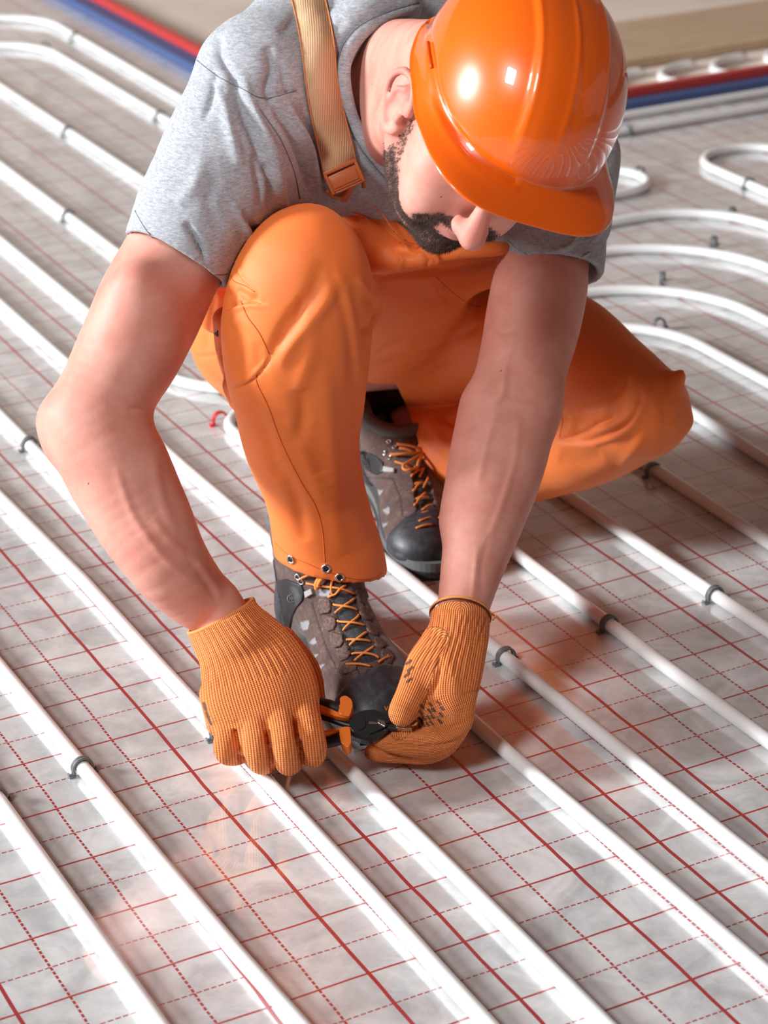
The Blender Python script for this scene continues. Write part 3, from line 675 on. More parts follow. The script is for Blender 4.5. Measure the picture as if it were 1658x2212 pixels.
# ---- overalls
def K2(*a): return [K(*q_) for q_ in a]
def build_overalls():
    g = SDF((-.26, 2.08, .0), (.40, 2.92, .66), .0027)
    g.chain(K2((668, 535, 2.30, 96), (656, 600, 2.285, 146), (640, 680, 2.28, 162), (639, 765, 2.28, 160), (645, 870, 2.285, 141), (650, 950, 2.29, 126), (679, 1050, 2.30, 110), (700, 1150, 2.305, 114), (712, 1215, 2.305, 122), (716, 1270, 2.305, 124)), .01, sq=(VF, .86))
    g.chain(K2((655, 550, 2.34, 110), (600, 640, 2.50, 140), (572, 715, 2.64, 165), (700, 720, 2.76, 160)), .02)
    g.chain(K2((700, 700, 2.76, 170), (820, 690, 2.78, 175), (930, 715, 2.75, 160), (1060, 712, 2.68, 142), (1190, 738, 2.58, 124), (1310, 828, 2.50, 116), (1384, 882, 2.455, 103)), .02)
    g.chain(K2((1384, 895, 2.46, 99), (1270, 942, 2.53, 108), (1130, 978, 2.61, 110), (1000, 985, 2.68, 114), (900, 975, 2.74, 116), (840, 955, 2.78, 112)), .012)
    g.chain(K2((830, 650, 2.70, 180), (850, 545, 2.57, 186), (870, 460, 2.53, 186), (900, 400, 2.52, 180)), .025)
    g.chain(K2((760, 470, 2.52, 60), (840, 500, 2.53, 70), (980, 560, 2.54, 60), (1090, 560, 2.56, 55)), .03)
    g.chain(K2((1440, 835, 2.44, 30), (1462, 818, 2.435, 16), (1470, 806, 2.435, 8)), .012)         # cloth tips of the knee
    g.chain(K2((1430, 915, 2.44, 36), (1462, 912, 2.44, 22), (1478, 910, 2.44, 14)), .014)
    g.chain(K2((470, 610, 2.42, 40), (468, 680, 2.44, 40)), .02)
    g.chain(K2((487, 690, 2.33, 30), (488, 745, 2.34, 24), (500, 800, 2.33, 22)), .014)              # side bulges over the pocket
    g.chain(K2((500, 835, 2.31, 22), (508, 870, 2.31, 16)), .014)
    g.chain(K2((785, 640, 2.30, 36), (792, 665, 2.30, 32)), .016)
    # waist roll and loop below the bib
    g.chain(K2((795, 575, 2.445, 18), (840, 572, 2.425, 21), (915, 557, 2.418, 24), (930, 554, 2.418, 22)), .002)
    g.chain(K2((925, 558, 2.425, 13), (990, 546, 2.42, 16), (1060, 538, 2.43, 19), (1085, 535, 2.44, 18)), .004)
    g.chain(K2((745, 450, 2.465, 46), (790, 475, 2.455, 52), (850, 520, 2.455, 52), (900, 560, 2.47, 40)), .02)
    g.chain(K2((757, 418, 2.418, 5), (790, 434, 2.413, 5), (821, 458, 2.410, 5), (851, 499, 2.410, 5), (878, 521, 2.412, 5), (912, 527, 2.418, 5)), .002)
    g.chain(K2((745, 448, 2.43, 5), (790, 469, 2.425, 5), (836, 496, 2.424, 5), (875, 529, 2.424, 6), (911, 544, 2.426, 6), (996, 536, 2.43, 6)), .002)
    # legs are hollow at the hem
    g.cutbox(W(712, 1216, 2.305), np.array([-.22, -.10, -1.0]), np.array([-.2, 2.1, 0]), np.array([.03, 2.5, .2]))
    nrm = -.94 * CR[0] + .34 * CR[1] + .06 * CR[2]
    hp = W(920, 994, 2.70)
    g.cutbox(hp, nrm, W(600, 1120, 2.9) * 0 + np.array([-.10, 2.66, .0]), np.array([.16, 3.0, .205]))
    g.chain(K2((690, 1120, 2.307, 78), (700, 1150, 2.305, 88), (712, 1215, 2.305, 103), (716, 1290, 2.305, 105)), .004, 'sub', sq=(VF, .80))
    g.chain(K2((1020, 990, 2.67, 88), (900, 975, 2.74, 104), (820, 950, 2.79, 104)), .004, 'sub')
    # bib top edge
    A = W(735, 395, 2.5); B = W(905, 528, 2.47); nb = np.cross(B - A, VF); nb /= np.linalg.norm(nb); nb = nb if nb @ NUP > 0 else -nb
    x9 = W(905, 528, 2.5)[0]
    g.cutbox(A, nb, np.array([A[0] - .012, 2.2, .3]), np.array([x9, 2.9, .9]))
    g.cutbox(W(905, 530, 2.48), NUP, np.array([x9, 2.2, .3]), np.array([.4, 2.9, .9]))
    V, F = g.mesh(); V = smooth(V, F, 2, .5)
    st = [
        ([(505, 560), (520, 600), (548, 625)], 5, -.0022, 's'),
        ([(700, 560), (670, 640), (620, 700), (585, 770), (560, 800)], 14, -.004), ([(735, 590), (700, 660), (640, 730), (600, 790)], 16, .0042),
        ([(655, 640), (640, 700), (600, 750)], 10, -.003), ([(680, 700), (665, 780), (640, 850)], 18, .003),
        ([(650, 840), (655, 900), (640, 960)], 16, -.0045), ([(700, 800), (715, 950), (735, 1100)], 20, .0032),
        ([(715, 560), (760, 700), (775, 850), (790, 1000), (812, 1130)], 16, -.0030, 's'), ([(760, 620), (775, 700), (782, 800)], 12, -.002),
        ([(500, 840), (540, 820), (565, 795), (580, 770)], 5, -.0035, 's'), ([(466, 690), (490, 668), (540, 655), (575, 660)], 6, .0035, 's'),
        ([(480, 620), (498, 645), (490, 670)], 10, -.006), ([(510, 625), (540, 645), (560, 640)], 8, -.004),
        ([(540, 870), (580, 950), (600, 1040)], 14, -.0026), ([(600, 1000), (640, 1080), (660, 1170)], 16, -.0034), ([(620, 900), (670, 1010), (700, 1110)], 14, .0024),
        ([(690, 1020), (720, 1110), (740, 1200)], 20, .0034), ([(560, 740), (555, 800)], 14, -.002), ([(505, 700), (520, 760), (515, 810)], 14, -.003),
        ([(465, 620), (455, 700), (440, 780)], 10, -.002), ([(400, 765), (440, 770), (490, 765)], 5, -.0018), ([(405, 755), (440, 762), (490, 755)], 4, .0012),
        ([(790, 640), (812, 670), (800, 700), (780, 720)], 8, -.006), ([(770, 600), (800, 640), (805, 680)], 8, .003),
        # right-hand knee
        ([(1250, 885), (1300, 870), (1345, 840), (1360, 815)], 8, -.0050), ([(1255, 930), (1300, 925), (1350, 905), (1380, 870)], 9, .0048),
        ([(1210, 950), (1260, 935), (1300, 915), (1330, 905)], 7, -.0055), ([(1205, 955), (1280, 955), (1350, 925), (1385, 875), (1390, 845)], 9, .0034, 's'),
        ([(1290, 960), (1350, 960), (1390, 930)], 10, -.003), ([(1340, 1010), (1375, 960), (1390, 930)], 12, .003), ([(1210, 985), (1260, 995), (1300, 985)], 16, -.003),
        ([(1215, 880), (1240, 905), (1225, 940)], 10, .004), ([(1440, 800), (1430, 860), (1440, 920)], 10, -.003), ([(1400, 840), (1420, 900), (1410, 960)], 14, .002),
        ([(1440, 930), (1455, 915), (1470, 905)], 8, .002),
        # lap and bib
        ([(790, 800), (880, 770), (960, 740), (1040, 700)], 9, -.0040), ([(800, 820), (900, 800), (1000, 765)], 10, .0036), ([(800, 770), (870, 735), (940, 700)], 8, -.003),
        ([(940, 600), (960, 640), (1020, 680)], 4, -.0025, 's'), ([(815, 600), (900, 590), (980, 585), (1080, 560)], 7, -.0060), ([(900, 640), (980, 650), (1060, 640)], 16, -.003),
        ([(745, 448), (790, 468), (836, 495), (875, 528), (911, 545), (996, 538)], 4, .0030, 's'), ([(760, 430), (820, 490), (860, 540)], 8, -.003),
        ([(860, 548), (868, 565), (860, 590)], 4, .004), ([(915, 545), (925, 560), (920, 580)], 3, -.005), ([(935, 548), (945, 560), (940, 575)], 4, .004), ([(800, 520), (880, 540), (900, 552)], 12, -.003),
        ([(985, 880), (960, 900), (1010, 905)], 10, -.004), ([(900, 890), (960, 960), (1000, 990)], 14, .003), ([(940, 900), (1000, 930), (1020, 950)], 8, -.003), ([(910, 930), (935, 1000), (955, 1060)], 8, .0016)]
    V = folds(V, F, st)
    V += vnormals(V, F) * (vnoise(V, 14, 8) * .0035 + vnoise(V, 34, 9) * .0012)[:, None]
    return V, F
OV, OF = build_overalls()
OT = bvh(OV, OF)
M = Mat('orange_cotton', (.86, .21, .05), .6); co = M.coords()
M.to(M.mix(M.noise(co, 14, 4, .6), (.87, .18, .03), (.92, .225, .045)), 'Base Color')
M.bump(M.math('ADD', M.noise(co, 900, 2), M.noise(co, 40, 4)), .14, .0008); M.set('Sheen Weight', .25); M.set('Sheen Tint', (1, .6, .3, 1)); ORANGE = M.m
overalls = link('overalls', mesh_np('overalls', OV, OF), ORANGE, person); overalls['label'] = 'orange cotton bib overalls'
# seams, as thin sunken lines of thread
M = Mat('dark_orange_thread', (.62, .10, .01), .6); THREAD = M.m
def onsurf(tree, line, off=.0003, n=8):
    L = catmull(np.array(line, float), n) if len(line) > 2 else np.array([np.array(line[0]) + (np.array(line[1], float) - line[0]) * t for t in np.linspace(0, 1, n)])
    out = [cast(tree, x, y, off) for x, y in L]; return np.array([p for p in out if p is not None])
for ln, r in [([(496, 590), (505, 607), (530, 618), (550, 630)], .0006), ([(520, 650), (535, 685), (560, 720), (581, 764)], .0007), ([(553, 808), (556, 830), (580, 880), (610, 960), (650, 1040), (680, 1090), (695, 1140), (702, 1215)], .0007),
           ([(594, 1172), (625, 1200), (665, 1218), (710, 1236), (760, 1250), (800, 1250), (826, 1238)], .0005), ([(942, 598), (975, 630), (1020, 660), (1060, 662)], .0005), ([(1203, 885), (1215, 905), (1208, 945)], .0005)]:
    P = onsurf(OT, ln, .0000)
    if len(P) > 3: link('seam', tube_mesh('seam', P, r, 6), THREAD, overalls)
decal('tag', OT, [(463, 720), (471, 713), (471, 727)], .0012, Mat('black_tag', (.01, .01, .012), .6).m, overalls, sub_=1)
# steel eyelets along the hem
M = Mat('steel', (.75, .72, .70), .22, Metallic=1.0); STEEL = M.m
M = Mat('dark_hole', (.02, .018, .016), .7); HOLE = M.m
def ring_mesh(name, R_, r, n=20, m_=8):
    P = [(R_ * math.cos(2 * math.pi * k / n), R_ * math.sin(2 * math.pi * k / n), 0) for k in range(n)]
    return tube_mesh(name, P, r, m_, closed=True)
def disc_mesh(name, R_, n=16, z=0.0, th=.0004):
    bm = bmesh.new(); prism(bm, [(R_ * math.cos(2 * math.pi * k / n), R_ * math.sin(2 * math.pi * k / n)) for k in range(n)], z - th, z + th); return bm_mesh(name, bm)
def frame_to(p, n, up=(0, 0, 1)):
    n = Vector(n).normalized(); q_ = n.to_track_quat('Z', 'Y'); return Matrix.Translation(Vector(p)) @ q_.to_matrix().to_4x4()
def put(o, mat4, parent):
    o.parent = parent; o.matrix_parent_inverse = parent.matrix_world.inverted(); o.matrix_world = mat4
def eyelet(tree, x, y, parent, R_=.0042, off=.0008, name='eyelet'):
    d = ray(x, y); d /= np.linalg.norm(d); h, n, i, _ = tree.ray_cast(Vector(CAM), Vector(d))
    if h is None: return None
    n = n if n.dot(Vector(d)) < 0 else -n; p = h + n * off
    o = link(name, ring_mesh(name, R_, R_ * .32), STEEL); put(o, frame_to(p, n), parent)
    o2 = link('hole', disc_mesh('hole', R_ * .8, 14), HOLE); put(o2, frame_to(h + n * .0003, n), parent)
    return p
for x, y in ((628, 1208), (704, 1228), (733, 1247)): eyelet(OT, x, y, overalls)

# ---- grey t-shirt
def build_shirt():
    g = SDF((-.36, 2.14, .26), (.36, 2.82, .86), .0027)
    g.chain(K2((565, 195, 2.42, 146), (505, 320, 2.37, 148), (440, 440, 2.335, 138), (390, 540, 2.315, 124), (360, 600, 2.305, 124)), .02)
    g.chain(K2((600, 170, 2.46, 150), (720, 200, 2.48, 150), (860, 230, 2.52, 165), (1020, 290, 2.54, 160), (1190, 340, 2.545, 118)), .04)
    g.chain(K2((1215, 345, 2.545, 112), (1207, 430, 2.51, 110), (1197, 520, 2.470, 112), (1187, 610, 2.44, 112)), .03)
    g.chain(K2((700, 20, 2.60, 150), (850, -10, 2.61, 160), (1000, 40, 2.62, 150)), .04)
    g.chain(K2((660, 60, 2.52, 110), (780, 20, 2.52, 100)), .04)
    g.chain(K2((780, 330, 2.50, 165), (820, 430, 2.58, 155), (840, 560, 2.69, 145), (820, 680, 2.76, 140)), .04)
    g.chain(K2((980, 380, 2.54, 150), (920, 520, 2.62, 150)), .04)
    g.chain(K2((630, 380, 2.42, 72), (700, 350, 2.43, 80), (560, 450, 2.38, 60)), .035)
    g.chain(K2((1285, 330, 2.53, 42), (1285, 420, 2.51, 34), (1282, 490, 2.50, 30)), .02)
    g.chain(K2((860, 10, 2.47, 46), (780, 45, 2.44, 46), (722, 110, 2.42, 48), (712, 200, 2.41, 50), (735, 280, 2.41, 50), (785, 350, 2.42, 50), (850, 420, 2.44, 50)), .03)
    # sleeve ends
    n1 = viewvec(-.46, -.85, .12); g.cutbox(W(378, 560, 2.31), n1, np.array([-.36, 2.1, .2]), np.array([-.12, 2.6, .60]))
    n2 = viewvec(-.03, -.97, .28); g.cutbox(W(1195, 556, 2.41), n2, np.array([.08, 2.25, .1]), np.array([.36, 2.8, .60]))
    g.chain(K2((440, 440, 2.335, 118), (390, 540, 2.315, 110), (350, 620, 2.30, 110)), .003, 'sub')
    g.chain(K2((1205, 440, 2.51, 92), (1197, 520, 2.47, 96), (1187, 640, 2.435, 98)), .003, 'sub')
    # neck opening
    g.chain([K(905, 205, 2.50, 140), K(908, 205, 2.42, 160), K(912, 203, 2.36, 168), K(925, 200, 2.26, 190), K(935, 190, 2.10, 210)], .006, 'sub')
    V, F = g.mesh(); V = smooth(V, F, 2, .5)
    st = [([(478, 75), (475, 120), (500, 160), (530, 200)], 9, -.004), ([(465, 150), (460, 200), (440, 260)], 8, -.0035), ([(455, 160), (470, 190), (480, 230)], 5, .0016),
          ([(500, 170), (520, 230), (550, 300), (575, 380)], 11, -.0055), ([(480, 200), (500, 290), (520, 360)], 12, .0040), ([(520, 170), (560, 260), (600, 340), (630, 400)], 10, .0042),
          ([(575, 100), (585, 150), (575, 190), (590, 230)], 10, -.0045), ([(600, 120), (612, 170), (625, 200)], 6, -.002), ([(570, 210), (610, 200), (650, 195)], 4, -.002),
          ([(590, 230), (630, 290), (655, 360), (665, 420)], 8, -.0065), ([(620, 220), (655, 290), (680, 360), (690, 420)], 8, .0045), ([(650, 230), (680, 310), (695, 400)], 6, -.0045),
          ([(560, 290), (590, 350), (610, 430), (600, 460)], 9, .0045), ([(575, 350), (585, 410), (580, 460)], 7, -.005), ([(545, 330), (560, 400), (560, 450)], 8, -.003),
          ([(400, 480), (425, 520), (445, 560)], 6, -.0055), ([(500, 440), (530, 480), (545, 530)], 8, .0035), ([(520, 460), (555, 500), (560, 515)], 6, -.004),
          ([(440, 330), (420, 400), (380, 440)], 16, .0022), ([(470, 380), (450, 440), (480, 500)], 12, -.0022), ([(640, 30), (620, 60), (600, 70)], 8, -.003),
          ([(780, 395), (830, 430), (850, 470)], 12, -.004), ([(760, 300), (800, 360), (850, 410)], 14, .003), ([(690, 90), (700, 110), (720, 130)], 10, -.003), ([(745, 40), (720, 60), (700, 40)], 10, -.002),
          ([(1300, 430), (1290, 470), (1260, 510)], 6, -.004), ([(1315, 440), (1305, 480), (1280, 520)], 5, .003), ([(1320, 330), (1300, 400), (1290, 440)], 7, -.003), ([(1250, 500), (1230, 530), (1190, 545)], 7, .002),
          ([(292, 455), (320, 505), (380, 555), (440, 590), (490, 590)], 3.5, -.0016, 's')]
    V = folds(V, F, [(s_[0], s_[1], s_[2] * 1.5) + tuple(s_[3:]) for s_ in st])
    V += vnormals(V, F) * (vnoise(V, 16, 18) * .0045 + vnoise(V, 40, 19) * .0018)[:, None]
    return V, F
SV, SF_ = build_shirt(); ST = bvh(SV, SF_)
M = Mat('heather_grey_jersey', (.5, .52, .55), .85); co = M.coords('Object', (1, 1, 4), (.5, .3, .2))
h1 = M.noise(co, 150, 4, .7); h2 = M.noise(co, 380, 3, .7)
M.to(M.ramp(M.math('ADD', M.math('MULTIPLY', h1, .6), M.math('MULTIPLY', h2, .4)), [(.36, (.24, .26, .30)), (.5, (.40, .42, .46)), (.64, (.56, .58, .62))]), 'Base Color')
M.bump(h2, .25, .0006); M.set('Sheen Weight', .15); JERSEY = M.m
shirt = link('t_shirt', mesh_np('t_shirt', SV, SF_), JERSEY, person); shirt['label'] = 'heather grey short-sleeved t-shirt'
# collar band along the neck opening
def ribbon(name, L, R_, th=.0012, mat=None, parent=None):
    """ribbon between two edge lines of world points, with thickness along the view"""
    n = len(L); V = []; 
    for a, b in zip(L, R_):
        t = (b - a); v = (CAM - a); v /= np.linalg.norm(v); mid = (a + b) / 2
        V += [a, a + v * th, mid + v * th * 1.35, b + v * th, b]
    F = []
    for i in range(n - 1):
        for k in range(4): F.append((i * 5 + k, i * 5 + k + 1, (i + 1) * 5 + k + 1, (i + 1) * 5 + k))
        F.append((i * 5 + 4, i * 5, (i + 1) * 5, (i + 1) * 5 + 4))
    return link(name, mesh_np(name, V, F), mat, parent)
def lineY(pts, n=6):
    P = catmull(np.array(pts, float), n); return np.array([W(*q_) for q_ in P])
def on_or(tree, pts, off, n=8):
    """surface points under a pixel line; misses take the depth of the neighbours"""
    L = catmull(np.array(pts, float), n); out = [cast(tree, x, y, off) for x, y in L]
    ys = [None if p is None else p[1] for p in out]; ok = [i for i, y in enumerate(ys) if y is not None]
    yy = np.interp(range(len(L)), ok, [ys[i] for i in ok])
    for i in range(2, len(yy) - 2): pass
    k_ = np.array([.1, .2, .4, .2, .1]); ysm = np.convolve(np.pad(yy, 2, mode='edge'), k_, 'valid')
    return np.array([W(x, y, min(a, b)) for (x, y), a, b in zip(L, yy, ysm)])
SEAM = Mat('grey_thread', (.16, .17, .19), .8).m
for nm, pts, r_, mt in [('sleeve_hem', [(273, 499), (300, 538), (335, 572), (380, 603), (420, 622), (450, 628), (474, 618)], .0016, JERSEY), ('sleeve_hem', [(1092, 520), (1130, 548), (1190, 566), (1240, 562), (1274, 546)], .0016, JERSEY),
                        ('seam', [(291, 455), (318, 500), (360, 543), (415, 580), (470, 594), (492, 592)], .0005, SEAM), ('seam', [(425, 130), (470, 165), (520, 190), (570, 212), (640, 196)], .0005, SEAM), ('seam', [(560, 235), (605, 300), (635, 370), (648, 430)], .0005, SEAM)]:
    L_ = on_or(ST, pts, .0004 if nm == 'sleeve_hem' else .0010, 8); link(nm, tube_mesh(nm, L_, r_, 8), mt, shirt)
outer = on_or(ST, [(905, 5), (850, 22), (800, 42), (762, 68), (738, 105), (729, 150), (734, 205), (750, 260), (778, 318), (812, 362), (850, 405)], .0030)
inner_px = catmull(np.array([(905, 24), (855, 40), (815, 62), (785, 90), (765, 122), (757, 155), (762, 205), (776, 255), (800, 305), (828, 345), (860, 385)], float), 8)
inner = np.array([W(x, y, o_[1] - .002) for (x, y), o_ in zip(inner_px, outer)])
ribbon('collar', outer, inner, .0018, JERSEY, shirt)
vv_ = (CAM - outer) / np.linalg.norm(CAM - outer, axis=1)[:, None]; link('seam', tube_mesh('seam', outer + vv_ * .0016, .0006, 6), SEAM, shirt)
# suspender strap and buckle
M = Mat('strap_webbing', (.72, .44, .25), .6); co = M.coords('UV')
wv = M.n.new('ShaderNodeTexWave'); M.l.new(M.coords('Object', (1, 0.2, .2), (0, 0, .1)), wv.inputs[0]); wv.inputs['Scale'].default_value = 170; wv.inputs['Distortion'].default_value = .2
M.to(M.mix(M.math('MULTIPLY', wv.outputs['Fac'], .8), (.58, .33, .17), (.82, .55, .34)), 'Base Color'); M.bump(wv.outputs['Fac'], .5, .0008); WEB = M.m
Lf = on_or(ST, [(625, -20), (640, 40), (652, 110), (662, 190), (676, 270), (692, 340), (703, 392)], .003, 8)
Rt = on_or(ST, [(698, -20), (712, 40), (722, 100), (728, 170), (742, 240), (760, 310), (770, 355)], .003, 8)
for i in range(len(Lf)):                                          # keep the strap taut
    ym = min(Lf[i][1], Rt[i][1]); 
    for A_ in (Lf, Rt):
        if A_[i][1] > ym + .02: 
            x, y = PX(A_[i:i + 1])[0]; A_[i] = W(x, y, ym + .02)
strap = ribbon('suspender_strap', Lf, Rt, .0022, WEB, person); strap['label'] = 'beige elastic suspender strap'
M = Mat('strap_edge', (.62, .22, .07), .6)
for A_ in (Lf, Rt):
    v = (CAM - A_) / np.linalg.norm(CAM - A_, axis=1)[:, None]; link('edging', tube_mesh('edging', A_ + v * .0018, .0009, 6), M.m, strap)
M = Mat('orange_plastic', (.50, .13, .035), .42); BUCK = M.m
bc = W(741, 378, min(Lf[-1][1], Rt[-1][1]) - .004); az = (CAM - bc) / np.linalg.norm(CAM - bc)
ax = W(778, 355, bc[1]) - W(705, 388, bc[1]); ax -= az * (ax @ az); ax /= np.linalg.norm(ax); ay = np.cross(az, ax)
BM = Matrix(((ax[0], ay[0], az[0], bc[0]), (ax[1], ay[1], az[1], bc[1]), (ax[2], ay[2], az[2], bc[2]), (0, 0, 0, 1)))
bm = bmesh.new(); add_box(bm, (0, -.004, .002), .034, .0180, .0045, bev=.0012); add_box(bm, (0, .009, .003), .037, .0045, .0055, bev=.001); add_box(bm, (0, -.014, .001), .036, .003, .004, bev=.001); add_box(bm, (-.0175, -.002, .003), .0035, .026, .005, bev=.001); add_box(bm, (.0175, -.002, .003), .0035, .026, .005, bev=.001)
bk = link('buckle', bm_mesh('buckle', bm), BUCK); put(bk, BM, person); bk['label'] = 'orange plastic suspender buckle'
bm = bmesh.new(); add_box(bm, (0, -.004, .0047), .029, .012, .0012, bev=.0005)
o = link('plate', bm_mesh('plate', bm), BUCK); put(o, BM, bk)
# button with its loop below the buckle
bp = W(738, 437, 2.452)
o = link('button', disc_mesh('button', .0095, 24, 0, .0013), BUCK); bt = o; put(o, frame_to(bp, CAM - bp), person)
o = link('button_rim', ring_mesh('button_rim', .0085, .0012, 24), BUCK); put(o, frame_to(bp + (CAM - bp) / np.linalg.norm(CAM - bp) * .0014, CAM - bp), bt)
for a, b in ((-1, -1), (1, -1), (-1, 1), (1, 1)):
    q_ = frame_to(bp + (CAM - bp) / np.linalg.norm(CAM - bp) * .0016, CAM - bp) @ Matrix.Translation((a * .0019, b * .0019, 0))
    o = link('hole', disc_mesh('hole', .0008, 8), HOLE); put(o, q_, bt)
ribbon('strap_end', on_or(ST, [(745, 395), (742, 415), (728, 432)], .012, 4), on_or(ST, [(768, 392), (762, 412), (748, 438)], .012, 4), .0015, BUCK, person)
for a in ([(772, 360), (783, 380), (785, 405)], [(705, 412), (720, 425), (738, 430)]):
    link('bib_cord', tube_mesh('bib_cord', on_or(ST, a, .012, 4), .0022, 8), BUCK, person)

# ---- hard hat
HA = math.radians(15); HO = H(.0125, .004, .052)
hU = HU * math.cos(HA) - HF * math.sin(HA); hF = HF * math.cos(HA) + HU * math.sin(HA)
def hat_prof(th):
    """rim radius of the shell at angle th (0 = front)"""
    c_, s_ = math.cos(th), math.sin(th)
    return 1.0 / math.sqrt((s_ / .0965) ** 2 + (c_ / (.131 if c_ > 0 else .134)) ** 2)
def hat_mesh():
    NT, NPH = 300, 110; V = []; 
    hgt = .118
    def shell(th, ph, inset=0.0):
        # ph 0 = crown, 1 = rim of the dome
        a = ph * math.pi / 2; rr = hat_prof(th) - inset; x = math.sin(a) ** .92; z = math.cos(a) ** .88 if ph < 1 else 0
        s_, f_, u_ = math.sin(th) * rr * x, math.cos(th) * rr * x, z * (hgt - inset)
        side = abs(s_)
        # broad raised crest over the crown
        cr_ = sstep(.040, .033, side) * sstep(1.0, .80, ph if f_ > 0 else ph * .96)
        rid = math.exp(-((side - .0345) / .0035) ** 2) * sstep(.98, .75, ph) * .0012
        # sunken arc on each side, with a slot
        mid = math.exp(-(side / .0028) ** 2) * sstep(.93, .70, ph) * .0013
        d = .0026 * cr_ + rid * .5 + mid; pan = 0
        k_ = 1 + (d + pan) / max(rr, .01)
        return s_ * k_, f_ * k_, u_ * k_
    rows = []
    for i in range(NPH + 1):
        ph = i / NPH; rows.append([shell(2 * math.pi * j / NT, max(ph, .002)) for j in range(NT)])
    # skirt, visor and rolled lip
    def brim(t, th):
        rr = hat_prof(th); c_ = math.cos(th); front = sstep(.34, .66, c_); back = sstep(.5, .95, -c_)
        ext = .0045 + .036 * front * (1.0) + .004 * back; dep = .014 - .004 * front
        if c_ > .05:
            rs_ = (abs(math.sin(th) / .1015) ** 3.4 + abs(c_ / .166) ** 3.4) ** (-1 / 3.4); ext = max(.0045, rs_ - rr); front = sstep(.05, .5, c_)
        if t <= 1: r_ = rr + ext * (t ** 1.5) ; u_ = -dep * t - .006 * front * t * t
        else:
            q_ = t - 1; r_ = rr + ext + .0022 * math.sin(q_ * math.pi); u_ = -dep - .006 * front - .0035 * q_
        return math.sin(th) * r_, math.cos(th) * r_, u_
    for t in (.1, .2, .3, .4, .5, .6, .7, .8, .9, 1.0, 1.25, 1.5, 1.75, 2.0): rows.append([brim(t, 2 * math.pi * j / NT) for j in range(NT)])
    # inside
    last = rows[-1]
    for sc_ in (.975,): rows.append([(a * sc_, b * sc_, c + .001) for a, b, c in last])
    for i in range(NPH, -1, -10):
        ph = i / NPH; rows.append([tuple(np.array(shell(2 * math.pi * j / NT, max(ph, .01), .005))) for j in range(NT)])
    for r_ in rows:
        for p in r_: V.append(HO + p[0] * HS + p[1] * hF + p[2] * hU)
    F = []
    for i in range(len(rows) - 1):
        for j in range(NT): j2 = (j + 1) % NT; F.append((i * NT + j, i * NT + j2, (i + 1) * NT + j2, (i + 1) * NT + j))
    V, F = np.array(V), np.array(F)
    if ((vnormals(V, F) * (V - HO)).sum(1)[:NT * NPH]).mean() < 0: F = F[:, ::-1]
    V = folds(V, F, [([(922, -40), (925, 60), (932, 130), (945, 200), (972, 262), (1015, 318), (1062, 358), (1110, 390)], 7, -.0030, 'e'),
                     ([(908, -40), (912, 80), (922, 160), (938, 230), (965, 290), (1010, 345), (1060, 385), (1110, 408)], 9, .0012, 'e')])
    return mesh_np('hard_hat', V, F)
M = Mat('orange_gloss_shell', (.92, .135, .004), .3); M.set('Coat Weight', 1.0); M.set('Coat Roughness', .015); HATM = M.m
hat = link('hard_hat', hat_mesh(), HATM, person); hat['label'] = 'glossy orange safety helmet'
HT = BVHTree.FromObject(hat, bpy.context.evaluated_depsgraph_get())
# small triangular emblem on the visor
def hat_pt(x, y, off): return cast(HT, x, y, off)
T0, T1, T2 = (1124, 470), (1108, 497), (1142, 498); cx_, cy_ = 1124, 490
for a, b in ((T0, T1), (T1, T2), (T2, T0)):
    pa, pb, pc = hat_pt(*a, .0003), hat_pt(*b, .0003), hat_pt(cx_, cy_, .003)
    if pa is None or pb is None: continue
    m1 = pa + (pb - pa) * .14; m2 = pa + (pb - pa) * .86; ap = hat_pt(cx_ + ((a[0] + b[0]) / 2 - cx_) * .25, cy_ + ((a[1] + b[1]) / 2 - cy_) * .25, .0045)
    lo_ = hat_pt(cx_, cy_, -.001); bm = bmesh.new(); vs = [bm.verts.new(q_) for q_ in (m1, m2, ap, lo_)]
    for f_ in ((0, 1, 2), (0, 1, 3), (1, 2, 3), (2, 0, 3)): bm.faces.new([vs[k] for k in f_])
    link('emblem', bm_mesh('emblem', bm), HATM, hat, smooth=False)
for pts in ([(925, 92), (928, 120), (933, 148)],):
    L = np.array([cast(HT, x, y, .0006) for x, y in catmull(np.array(pts, float), 4)])
    link('slot', tube_mesh('slot', L, .0016, 8), Mat('deep_orange', (.55, .06, .0), .4).m, hat)

# ------------------------------------------------------------------ boots (worn, so they belong to the person)
M = Mat('brown_suede', (.10, .055, .045), .9); co = M.coords()
base = M.ramp(M.math('ADD', M.math('MULTIPLY', M.noise(co, 60, 5, .65), .6), M.math('MULTIPLY', M.noise(co, 320, 3, .7), .4)), [(.35, (.050, .027, .023)), (.55, (.115, .065, .055)), (.72, (.26, .17, .15))])
c1 = M.mix(M.attr('mesh'), base, (.30, .31, .33)); 
vo = M.node('TexVoronoi'); M.l.new(co, vo.inputs['Vector']); vo.inputs['Scale'].default_value = 420
tong = M.ramp(vo.outputs['Distance'], [(.2, (.045, .045, .05)), (.6, (.018, .018, .02))])
c2 = M.mix(M.attr('tongue'), c1, tong); c2 = M.mix(M.attr('stitch'), c2, (.03, .015, .012))
M.to(c2, 'Base Color'); M.bump(M.noise(co, 420, 4, .7), .5, .0009); M.set('Sheen Weight', .3); SUEDE = M.m
M = Mat('black_rubber', (.036, .040, .048), .45); cz = M.coords(); M.to(M.ramp(M.noise(cz, 45, 6, .7, 1), [(.45, (.030, .034, .042)), (.70, (.085, .09, .10))]), 'Base Color'); M.bump(M.noise(cz, 70, 4), .3, .001); RUBBER = M.m
M = Mat('grey_midsole', (.16, .17, .17), .6); MIDS = M.m
M = Mat('grey_cuff_fabric', (.13, .14, .15), .8); CUFFM = M.m
